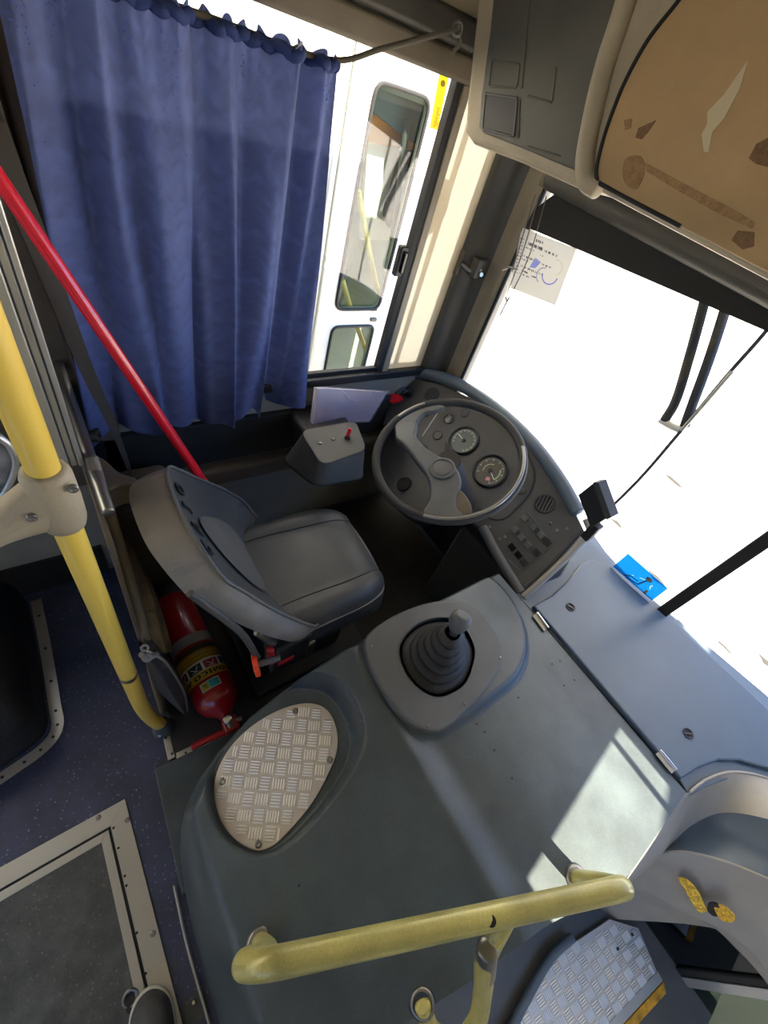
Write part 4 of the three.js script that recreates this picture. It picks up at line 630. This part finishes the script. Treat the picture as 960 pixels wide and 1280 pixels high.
// entrance step with tread plate
{ const t = thing('entrance_step', 'aluminium tread plate step with yellow nosing by the front door', 'step', V(0.8, STEP_Y, -0.9));
  const o = [[762, 1149], [798, 1160], [821, 1214], [760, 1282], [700, 1345], [600, 1345], [640, 1284], [655, 1258], [690, 1197]].map(([u, v]) => atY(u, v, STEP_Y));
  part('plate', slab(o, 0.01, { bevel: 0.001 }), M.tread, t);
  const b = part('raised_bars', barsOn((x, z) => sdf(o, x, z) < -0.01, (x, z) => new THREE.Matrix4().makeTranslation(x, STEP_Y + 0.0004, z), 0.6, 1.05, -1.25, -0.4, 0.034, 0.022, 0.0026, 0.15, 0.002), M.treadBar, t); b.userData.kind = 'stuff';
  part('side_trim', tube([[600, 1345], [638, 1288], [653, 1258], [690, 1195], [715, 1172]].map(([u, v]) => atY(u, v, STEP_Y + 0.012)), 0.014, 40), M.dashBlue, t);
  const n = (pts, y) => pts.map(([u, v]) => atY(u, v, y));
  part('nosing', slab(n([[822, 1213], [829, 1226], [715, 1350], [700, 1345]], STEP_Y + 0.002), 0.02, { bevel: 0.002 }), M.alu, t);
  part('yellow_strip', slab(n([[830, 1227], [833, 1242], [735, 1350], [716, 1350]], STEP_Y - 0.004), 0.02, { bevel: 0.002 }), mat(0xffffff, 0.6, { map: rep(blotch(S(0xcf9a2a), 0.7, 8), 0.2) }), t);
  for (const [u, v] of [[790, 1168], [772, 1186]]) part('bolt_hole', cyl(atY(u, v, STEP_Y + 0.002), V(0, 1, 0), 0.005, 0.005, 0.002, 12), M.black, t); }
// front door: open, its glazed leaf folded against the front of the stairwell
{ const ZD = -1.25, film = phys(0x8d9484, 0.0, { transmission: 1, thickness: 0 });
  const t = struct('door_1', box(1.032, 1.062, -0.55, 1.95, ZD - 0.014, ZD + 0.014), M.alu, 'open glazed front door leaf folded against the stairwell', 'door');
  part('rubber_edge', rbox(1.006, 1.03, -0.55, 1.95, ZD - 0.012, ZD + 0.012, 0.006), M.rubber, t);
  part('inner_pane', box(0.70, 1.008, -0.52, 0.28, ZD - 0.002, ZD + 0.002), film, t);
  part('outer_pane', box(1.062, 1.34, -0.52, 1.92, ZD - 0.002, ZD + 0.002), film, t);
  part('outer_stile', rbox(1.34, 1.37, -0.55, 1.95, ZD - 0.014, ZD + 0.014, 0.004), M.alu, t);
  part('bottom_rail', box(0.70, 1.37, -0.58, -0.5, ZD - 0.012, ZD + 0.012), M.alu, t);
  part('shadow_post', rbox(1.05, 1.072, 0.95, 2.0, -1.046, -1.026, 0.003), M.alu, t); }  // unseen post added to cast the bar shadow across the sun patch
// ---------------------------------------------------------------- curtain
{ const n = 190, mN = 70, fold = [0.0, 0.03, 0.10, 0.145, 0.22, 0.27, 0.335, 0.40, 0.45, 0.53, 0.60, 0.70, 0.80, 0.92, 1.0];
  const xoff = (s, q) => {                // q: 0 top, 1 bottom
    const k = 1 - 0.25 * q; let w = 0;
    w += 0.034 * Math.sin(s * 34 + 0.8 * Math.sin(q * 2.2)) * (0.6 + 0.4 * Math.sin(s * 9 + 1)) * k;
    w += 0.036 * Math.sin(s * 17 + 1.3 + q * 1.5) * (0.4 + 0.6 * q);
    w += 0.007 * Math.sin(s * 150) * Math.exp(-q * 22);
    w -= 0.05 * Math.exp(-Math.pow((s - 0.47 - 0.02 * q) / 0.022, 2)) * sstep(0.15, 0.6, q);
    w += 0.012 * (fbm(s * 6 + 3, q * 2 + 5, 64, 3) - 0.5);
    w += 0.018 * Math.sin(s * 58 + 2 * Math.sin(q * 3 + s * 5)) * (0.3 + 0.7 * vnoise(s * 8, 3, 64));
    return w + 0.03 * Math.pow(q, 3) * Math.sin(s * 11 + 2) ;
  };
  const C0 = -1.205, zTop = (s) => lerp(-0.085, -0.70, s), zBot = (s) => lerp(-0.045, -0.735, s);
  const g = grid(n, mN, (s, q) => { const z = lerp(zTop(s), zBot(s), q) + 0.012 * Math.sin(s * 40 + q) * q; const hem = 0.745 + 0.018 * Math.sin(s * 20 + 0.6) + 0.012 * Math.sin(s * 47) + 0.02 * s; return V(C0 + xoff(s, q) - 0.02 * q * q, lerp(1.715 + 0.008 * Math.sin(s * 110), hem, q), z); });
  const cloth = tex(256, (u, v, i, j) => { const a = 0.86 + 0.14 * ((i + j) & 1), b = 0.9 + 0.25 * (fbm(u * 8, v * 8, 8, 4) - 0.5); return [0.36 * a * b, 0.42 * a * b, 0.66 * a * b]; });
  cloth.repeat.set(5, 8);
  const t = thing('window_curtain', 'blue gathered fabric curtain hanging over the driver window', 'curtain', V(C0, 0.745, -0.4));
  part('cloth', g, phys(0xffffff, 0.75, { map: cloth, transmission: 0.14, thickness: 0 }), t, true);
  part('rod_sleeve', tube(Array.from({ length: 60 }, (_, i) => { const s = i / 59; return V(C0 + xoff(s, 0.0) * 0.9, 1.70 + 0.004 * Math.sin(s * 110), zTop(s)); }), 0.011, 200, false, 8), phys(0x2c3d73, 0.85), t);
  // bright specks standing for light through the weave near the top
  const gl = []; for (let k = 0; k < 420; k++) { const s = rnd(), q = 0.04 + 0.2 * rnd() * rnd() + 0.02 * rnd(); if (Math.sin(s * 21) + Math.sin(s * 47 + 1) < 0.5) continue; const z = lerp(zTop(s), zBot(s), q) + 0.012 * Math.sin(s * 40 + q) * q, x = C0 + xoff(s, q) - 0.02 * q * q; gl.push(new THREE.OctahedronGeometry(0.0016).translate(x + 0.002, lerp(1.715, 0.745, q), z)); }
  const st = part('weave_light_specks', gl, mat(0x7d92ff, 0.15, { metalness: 0.6 }), t); st.userData.kind = 'stuff'; st.userData.label = 'bright specks standing for light through the weave near the curtain top'; }
tag(obj('curtain_cord', tube([V(-1.215, 1.705, -0.06), V(-1.215, 1.708, -0.4), V(-1.216, 1.712, -0.70), V(-1.216, 1.712, -0.70).lerp(atX(572, 36, -1.13), 0.35), V(-1.216, 1.712, -0.70).lerp(atX(572, 36, -1.13), 0.7), atX(572, 36, -1.13)], 0.0055, 60, false, 8), mat(0x5a5346, 0.8)), 'grey stretched cord carrying the curtain, tied to the roof trim', 'cord');
{ const k = atX(572, 36, -1.13); const t = thing('cord_anchor', 'frayed anchor screw holding the curtain cord in stained roof trim', 'anchor', k);
  part('screw_eye', torus(k, V(1, 0.2, 0.6), 0.011, 0.004), M.steel, t); part('frayed_end', [tube([k, atX(576, 52, -1.13), atX(566, 66, -1.135)], 0.004), tube([k, atX(578, 30, -1.13)], 0.006)], M.beigeDark, t); }
// ---------------------------------------------------------------- overhead cabinet above the windscreen
{ const t = thing('overhead_cabinet', 'beige overhead cabinet frame above the windscreen', 'cabinet', V(-0.2, 1.66, -1.2)), ZC = -1.06;
  const px = (u, v, z = ZC) => atZ(u, v, z);
  part('housing', slab([[604, -60], [596, 0], [582, 130], [580, 165], [590, 180], [650, 203], [722, 236], [745, 238], [960, 352], [1200, 480], [1700, 740], [1700, 200], [1000, -200]].map(([u, v]) => px(u, v)), 0.34, { bevel: 0.014 }), M.beige, t);
  const d = part('instrument_panel', slab([[620, -40], [612, 40], [601, 120], [598, 158], [604, 166], [650, 184], [718, 213], [724, 205], [745, 140], [770, 60], [795, -20], [805, -60]].map(([u, v]) => px(u, v, ZC + 0.006)), 0.012, { bevel: 0.004 }), M.overheadDark, t); d.userData.label = 'dark grey blank panel';
  part('display_window', slab([[608, 118], [646, 124], [641, 170], [604, 160]].map(([u, v]) => px(u, v, ZC + 0.009)), 0.004, { bevel: 0.001 }), mat(0x10131c, 0.5), t);
  part('window_bezel', tube([[607, 117], [647, 123], [642, 171], [603, 161], [607, 117]].map(([u, v]) => px(u, v, ZC + 0.008)), 0.003, 40, false, 6, true), M.coverTrim, t);
  for (const q of [[[615, 75], [650, 80], [646, 110], [611, 108], [615, 75]], [[662, 0], [655, 80], [652, 110]], [[660, 120], [690, 128], [695, 85]], [[650, 125], [648, 172]], [[660, 183], [700, 195]]]) part('moulded_rib', tube(q.map(([u, v]) => px(u, v, ZC + 0.0065)), 0.0022, 30, false, 6, true), M.overheadDark, t);
  part('door_rim', tube([[800, -60], [780, 10], [757, 80], [740, 150], [731, 205], [734, 226], [748, 236]].map(([u, v]) => px(u, v, ZC + 0.006)), 0.02, 60, false, 14), M.beige, t); }
{ const ZC = -1.042, px = (u, v) => atZ(u, v, ZC), poly = [[880, -40], [845, 5], [810, 50], [780, 105], [757, 165], [746, 210], [747, 226], [760, 235], [850, 283], [960, 341], [1200, 466], [1600, 670], [1600, 240], [1000, -160]].map(([u, v]) => px(u, v));
  const t = thing('overhead_door', 'tan brown cabinet door with torn tape residue over the windscreen', 'cabinet door', poly[6]);
  const m3 = tex(512, (u, v, i, j) => { const n = fbm(u * 5, v * 5, 5, 5), c = [0.66, 0.545, 0.385], d = 1 + (n - 0.47) * 0.22 + (hash(i, j) - 0.5) * 0.03; return c.map((k) => k * d); });
  part('panel', slab(poly, 0.014, { bevel: 0.004 }), mat(0xffffff, 0.75, { map: rep(m3, 0.6), bumpMap: grainBump, bumpScale: 0.0003 }), t);
  part('edge_gasket', tube(poly.slice(0, 9), 0.004, 80, false, 8), M.rubber, t);
  const patch = (q, m, nm, sm = 0) => part(nm, slab(q.map(([u, v]) => atZ(u, v, ZC + 0.0012)), 0.001, { smooth: sm }), m, t);
  patch([[935, 75], [925, 110], [905, 148], [890, 165], [886, 190], [880, 190], [877, 168], [884, 155], [884, 140], [905, 118]], mat(0xc4b593, 0.8), 'torn_strip');
  const res = (a, b) => mat(0xffffff, 0.9, { map: rep(blotch(a, 0.3, 14), b) });
  patch([[782, 198], [800, 195], [806, 212], [796, 236], [782, 230], [778, 214]], res([0.56, 0.44, 0.30], 0.08), 'tape_residue', 24);
  patch([[806, 203], [860, 232], [918, 262], [944, 278], [940, 286], [900, 268], [850, 240], [808, 214]], res([0.57, 0.45, 0.31], 0.08), 'tape_residue');
  patch([[922, 288], [943, 290], [942, 308], [928, 312], [914, 300]], res([0.45, 0.35, 0.24], 0.05), 'tape_residue');
  patch([[798, 160], [820, 150], [812, 162], [802, 174], [794, 172]], res([0.45, 0.35, 0.24], 0.05), 'tape_residue'); patch([[780, 150], [790, 148], [788, 160], [781, 162]], res([0.57, 0.45, 0.31], 0.05), 'tape_residue');
  patch([[945, 180], [960, 172], [975, 190], [965, 210], [945, 205], [936, 198]], res([0.45, 0.35, 0.24], 0.05), 'tape_residue'); }
// roller blind, pull cord, notice
{ const Z = -1.42, a = atZ(690, 222, Z), b = atZ(960, 360, Z), d = b.clone().sub(a), e = a.clone().addScaledVector(d, 1.9);
  const t = thing('roller_blind', 'black roller blind rolled up over the windscreen', 'blind', a);
  part('roller', tube([a, b, e], 0.034, 8, false, 18, true), M.pillar, t);
  part('bracket', [rbox(a.x - 0.03, a.x + 0.005, a.y - 0.03, a.y + 0.03, Z - 0.05, Z + 0.015, 0.006), cyl(a, V(-1, 0, 0), 0.012, 0.012, 0.02)], M.beigeDark, t);
  const q = [[692, 243], [960, 384], [1200, 510], [1200, 545], [960, 415], [656, 283], [668, 262]].map(([u, v]) => atZ(u, v, Z - 0.02));
  part('blind_fabric', slab(q, 0.004), mat(0x171716, 0.8), t);
  part('slat', tube([atZ(692, 241, Z + 0.003), atZ(960, 378, Z + 0.003), atZ(1200, 502, Z + 0.003)], 0.0022, 10, false, 8, true), M.alu, t); }
{ const Z = -1.40, t = thing('blind_cord', 'thin grey looped pull cord hanging from the roller blind', 'cord', atZ(626, 392, Z)), mt = mat(0x6b665c, 0.8);
  for (const q of [[[674, 244], [655, 310], [632, 372]], [[683, 246], [662, 318], [637, 372]], [[669, 243], [652, 300], [640, 340]]]) part('strand', tube(q.map(([u, v]) => atZ(u, v, Z)), 0.0019, 30, false, 6), mt, t);
  part('cord_end', tube([[632, 371], [634, 376], [637, 371], [632, 380], [625, 394]].map(([u, v]) => atZ(u, v, Z)), 0.003, 20, false, 6), mt, t);
  part('cord_cleat', tube([[628, 337], [636, 334], [644, 336]].map(([u, v]) => atZ(u, v, Z - 0.01)), 0.004, 12), M.steel, t); }
{ const Z = -1.49, q = [[652, 284], [721, 311], [694, 382], [638, 360]].map(([u, v]) => atZ(u, v, Z));
  const tx = canvasTex(256, 256, (c) => { c.fillStyle = '#dcdad2'; c.fillRect(0, 0, 256, 256); c.fillStyle = '#55565c'; const ln = (x, y, w, h) => { for (let k = x; k < x + w; k += 4 + (k * 7 % 9)) c.fillRect(k, y, 2 + (k * 13 % 5), h - (k * 5 % 3)); };
    ln(70, 22, 40, 11); ln(45, 44, 70, 13); ln(125, 48, 55, 10); ln(20, 66, 60, 6); ln(110, 72, 12, 6); ln(30, 100, 90, 9); ln(125, 102, 45, 7); ln(20, 116, 40, 6); ln(30, 142, 110, 9); ln(40, 160, 24, 8); ln(30, 175, 50, 6); ln(90, 165, 20, 7); for (let k = 0; k < 11; k++) ln(6, 40 + k * 14, 16, 6);
    c.fillStyle = '#8d94d6'; c.beginPath(); c.moveTo(92, 92); c.lineTo(120, 100); c.lineTo(100, 132); c.lineTo(72, 138); c.fill();
    c.strokeStyle = '#6f6fc4'; c.lineWidth = 5; c.beginPath(); c.arc(180, 140, 38, 0, Math.PI); c.stroke(); c.strokeStyle = '#9aa0b0'; c.beginPath(); c.arc(150, 150, 36, 2, 4.7); c.stroke(); c.strokeStyle = '#c9cbb5'; c.beginPath(); c.arc(190, 100, 34, 4.5, 7.4); c.stroke(); });
  const o = thing('windscreen_notice', 'printed paper notice with blue arc stamps taped inside the windscreen', 'notice', q[3]);
  part('sheet', quad(q[0], q[1], q[2], q[3]), phys(0xffffff, 0.9, { map: tx, transmission: 0.12, thickness: 0 }), o, true); }
{ const q = [[785, 691], [836, 736], [815, 752], [765, 708]].map(([u, v]) => atZ(u, v, -1.622));
  const tx = canvasTex(256, 160, (c) => { c.fillStyle = '#f0f0f0'; c.fillRect(0, 0, 256, 160); c.fillStyle = '#0a7fd6'; c.fillRect(4, 4, 248, 152); c.strokeStyle = '#0d2f5e'; c.lineWidth = 9; c.beginPath(); c.moveTo(70, 150); c.lineTo(100, 115); c.lineTo(140, 112); c.moveTo(85, 150); c.lineTo(150, 130); c.lineTo(165, 60); c.stroke(); c.fillStyle = '#3a3c3e'; c.beginPath(); c.arc(168, 46, 17, 0, 7); c.fill(); c.fillRect(195, 118, 14, 36); c.strokeStyle = '#e8f2fb'; c.lineWidth = 3; c.beginPath(); c.moveTo(130, 80); c.lineTo(158, 66); c.moveTo(200, 60); c.lineTo(196, 82); c.lineTo(206, 96); c.moveTo(96, 110); c.lineTo(106, 100); c.stroke(); });
  const o = thing('blue_sticker', 'blue accessibility sticker on the lower windscreen', 'sticker', q[3]);
  part('print', quad(q[0], q[1], q[2], q[3]), phys(0xffffff, 0.6, { map: tx, transmission: 0.3, thickness: 0 }), o, true); }
{ const q = [[549, 92], [561, 96], [547, 163], [537, 160]].map(([u, v]) => atX(u, v, XW - 0.018));
  const tx = canvasTex(64, 384, (c) => { c.fillStyle = '#f2d91c'; c.fillRect(0, 0, 64, 384); c.fillStyle = '#e0a818'; c.fillRect(0, 215, 64, 169); c.fillStyle = '#5d4a12'; c.beginPath(); c.ellipse(34, 55, 16, 24, 0, 0, 7); c.fill(); for (const [y, h] of [[110, 60], [225, 60], [295, 70]]) for (let k = 0; k < h; k += 11) { c.fillRect(24 + (k % 3) * 3, y + k, 26 - (k % 4) * 4, 5); } });
  const o = thing('yellow_sticker', 'narrow yellow printed sticker on the driver window glass', 'sticker', q[3]);
  part('print', quad(q[0], q[1], q[2], q[3]), phys(0xffffff, 0.6, { map: tx, transmission: 0.45, thickness: 0 }), o, true); }
// ---------------------------------------------------------------- outside: wipers, ground, neighbouring bus, added sun-blocking bus
{ const Z = -1.70, t = thing('windscreen_wiper', 'double arm windscreen wiper hanging outside the windscreen', 'wiper', atZ(835, 530, Z));
  part('arm', tube([[885, 360], [862, 445], [843, 505], [831, 525]].map(([u, v]) => atZ(u, v, Z)), 0.016, 30, false, 8), M.rubber, t);
  part('arm', tube([[912, 370], [886, 450], [862, 515], [856, 532]].map(([u, v]) => atZ(u, v, Z)), 0.016, 30, false, 8), M.rubber, t);
  part('link', tube([[826, 525], [838, 532], [850, 537]].map(([u, v]) => atZ(u, v, Z)), 0.014, 12), M.alu, t);
  part('blade', tube([[1000, 360], [955, 417], [910, 468], [850, 540], [800, 598], [764, 634]].map(([u, v]) => atZ(u, v, Z + 0.02)), 0.006, 40, false, 8), M.rubber, t);
  part('blade_frame', tube([[915, 465], [885, 500], [852, 538]].map(([u, v]) => atZ(u, v, Z + 0.03)), 0.006, 20, false, 8), M.steel, t); }
{ const g = obj('ground', [new THREE.PlaneGeometry(160, 160).rotateX(-Math.PI / 2).translate(0, -0.92, -30)], M.concrete); g.userData.kind = 'structure'; g.userData.label = 'pale sunlit concrete yard'; g.userData.category = 'ground';
  const dm = mat(0x35332a, 0.95); for (let k = 0; k < 46; k++) { const c = V(lerp(-4, 4, rnd()), -0.915, lerp(-2.4, -9, rnd() * rnd() + 0.02)), r = 0.03 + 0.05 * rnd(); const n = 7, pts = Array.from({ length: n }, (_, i) => { const a = i / n * 6.283, q = r * (0.5 + rnd()); return V(c.x + Math.cos(a) * q * 1.7, c.y, c.z + Math.sin(a) * q * 0.6); }); part('grit_patch', slab(pts, 0.004, { n: V(0, 1, 0) }), dm, g); } }
{ const XB = -2.0, t = thing('parked_bus', 'white parked bus with narrow glazed door seen through driver window', 'bus', V(XB - 1.2, -0.9, 1.0));
  const z0 = -1.33, z1 = -1.62;
  const holes = [];
  // side skin around the door
  part('side_panel', [box(XB - 0.05, XB, -0.5, 2.35, -1.17, 6.5), box(XB - 0.05, XB, -0.5, 2.35, -3.2, -1.9), box(XB - 0.05, XB, 1.9, 2.35, -1.9, -1.17)], M.busWhite, t);
  part('body', box(XB - 2.4, XB - 0.9, -0.5, 2.35, -3.2, 6.5), M.busWhite, t);
  part('roof', rbox(XB - 2.4, XB + 0.01, 2.3, 2.42, -3.2, 6.5, 0.05), M.busWhite, t);
  for (const y of [1.02, 0.88, 0.45]) part('panel_seam', box(XB, XB + 0.004, y, y + 0.008, -1.17, 3), M.wallGrey, t);
  const jm = part('door_jamb', [rbox(XB - 0.04, XB + 0.02, -0.4, 1.9, -1.2, -1.17, 0.006), rbox(XB - 0.04, XB + 0.012, -0.4, 1.9, -1.245, -1.215, 0.006)], M.busWhite, t);
  const rr = (y0, y1, za, zb, r) => { const s = new THREE.Shape(); s.moveTo(za + r, y0); s.lineTo(zb - r, y0); s.quadraticCurveTo(zb, y0, zb, y0 + r); s.lineTo(zb, y1 - r); s.quadraticCurveTo(zb, y1, zb - r, y1); s.lineTo(za + r, y1); s.quadraticCurveTo(za, y1, za, y1 - r); s.lineTo(za, y0 + r); s.quadraticCurveTo(za, y0, za + r, y0); return s; };
  const leaf = new THREE.Shape([[-1.86, -0.4], [-1.25, -0.4], [-1.25, 1.88], [-1.86, 1.88]].map((p) => new THREE.Vector2(...p)));
  const up = rr(0.76, 1.67, z1, z0, 0.05), lo = rr(0.22, 0.66, z1, z0 - 0.005, 0.04); leaf.holes.push(up, lo);
  const lg = new THREE.ExtrudeGeometry(leaf, { depth: 0.03, bevelEnabled: false, curveSegments: 8 }); lg.rotateY(-Math.PI / 2).translate(XB, 0, 0);
  const dl = part('door_leaf', lg, M.busWhite, t);
  const gl = phys(0xc4d2c8, 0.0, { transmission: 1, thickness: 0, ior: 1.18 });
  for (const s of [up, lo]) { part('pane', new THREE.ShapeGeometry(s).rotateY(-Math.PI / 2).translate(XB - 0.015, 0, 0), gl, dl); const pp = s.getPoints(6).map((p) => V(XB + 0.002, p.y, p.x)); part('gasket', tube(pp, 0.009, 120, true, 6), M.rubber, dl); }
  part('door_catch', rbox(XB, XB + 0.015, 0.69, 0.71, z1 - 0.0, z1 + 0.04, 0.003), M.brownGrey, dl);
  // what shows behind the door glass
  const XI = XB - 0.11, X = (u, v) => atX(u, v, XI);
  part('inner_wall', box(XB - 0.9, XB - 0.5, -0.4, 1.9, -2.6, -1.0), mat(0x9aa29a, 0.7), t);
  part('header_board', slab([[470, 110], [545, 138], [545, 190], [520, 180], [466, 140]].map(([u, v]) => X(u, v)), 0.05), mat(0x565d5c, 0.6), t);
  part('orange_panel', slab([[462, 128], [530, 182], [526, 190], [460, 178]].map(([u, v]) => atX(u, v, XI - 0.06)), 0.03), mat(0xe08a2e, 0.6), t);
  part('white_panel', slab([[460, 178], [530, 190], [510, 300], [452, 300]].map(([u, v]) => atX(u, v, XI - 0.10)), 0.03), M.busWhite, t);
  part('strut', tube([[507, 150], [500, 230], [490, 300]].map(([u, v]) => X(u, v)), 0.016), mat(0x4e5553, 0.5), t);
  part('spare_tyre', [torus(atX(517, 245, XI - 0.02), V(0.5, 0.1, 0.85), 0.14, 0.055, 40, 14), ...Array.from({ length: 18 }, (_, i) => torus(atX(517, 245, XI - 0.02), V(0.5, 0.1, 0.85), 0.14, 0.057, 40, 6)).slice(0, 1)], M.rubber, t).userData.label = 'dark ribbed tyre behind the door glass';
  part('dark_floor', slab([[452, 300], [515, 295], [480, 385], [425, 385]].map(([u, v]) => atX(u, v, XI - 0.15)), 0.03), mat(0x84907f, 0.8), t);
  for (const q of [[[448, 240], [468, 345], [478, 380]], [[428, 350], [440, 392]], [[445, 405], [458, 440]]]) part('yellow_rail', tube(q.map(([u, v]) => X(u, v)), 0.015), M.yellow, t);
  const wh = new THREE.TorusGeometry(0.36, 0.13, 12, 30).rotateY(Math.PI / 2); part('wheel', [wh.clone().translate(XB - 0.15, -0.43, 1.3)], M.rubber, t); part('wheel', [wh.clone().translate(XB - 0.15, -0.43, 5.2)], M.rubber, t); }
{ const XB = 1.62, t = thing('parked_bus', 'unseen white bus added beside the front door to cut off the sun', 'bus', V(XB + 1.2, -0.9, 1.0));  // out of view; placed and angled so its roof edge bounds the sun patch
  t.rotation.y = 0.34; t.position.set(XB + 1.25, -0.9, 0.5);
  part('body', box(XB, XB + 2.4, 0.5, 2.40, -2.4, 7), M.busWhite, t);
  part('skirt', box(XB, XB + 2.4, -0.6, 0.5, -2.4, 7), plastic(0xc9c7ba, 0.5, 0.1), t);
  part('roof', rbox(XB + 0.02, XB + 2.38, 2.36, 2.44, -2.38, 6.98, 0.03), M.busWhite, t);
  for (let k = 0; k < 5; k++) part('side_window', box(XB - 0.006, XB, 0.9, 1.75, -2.0 + k * 1.5, -0.7 + k * 1.5), M.blackGloss, t);
  for (const z of [-0.2, 5]) part('wheel', new THREE.TorusGeometry(0.36, 0.13, 12, 30).rotateY(Math.PI / 2).translate(XB + 0.15, -0.43, z), M.rubber, t);
  t.position.x = 3.84; }
renderer.render(scene, camera);
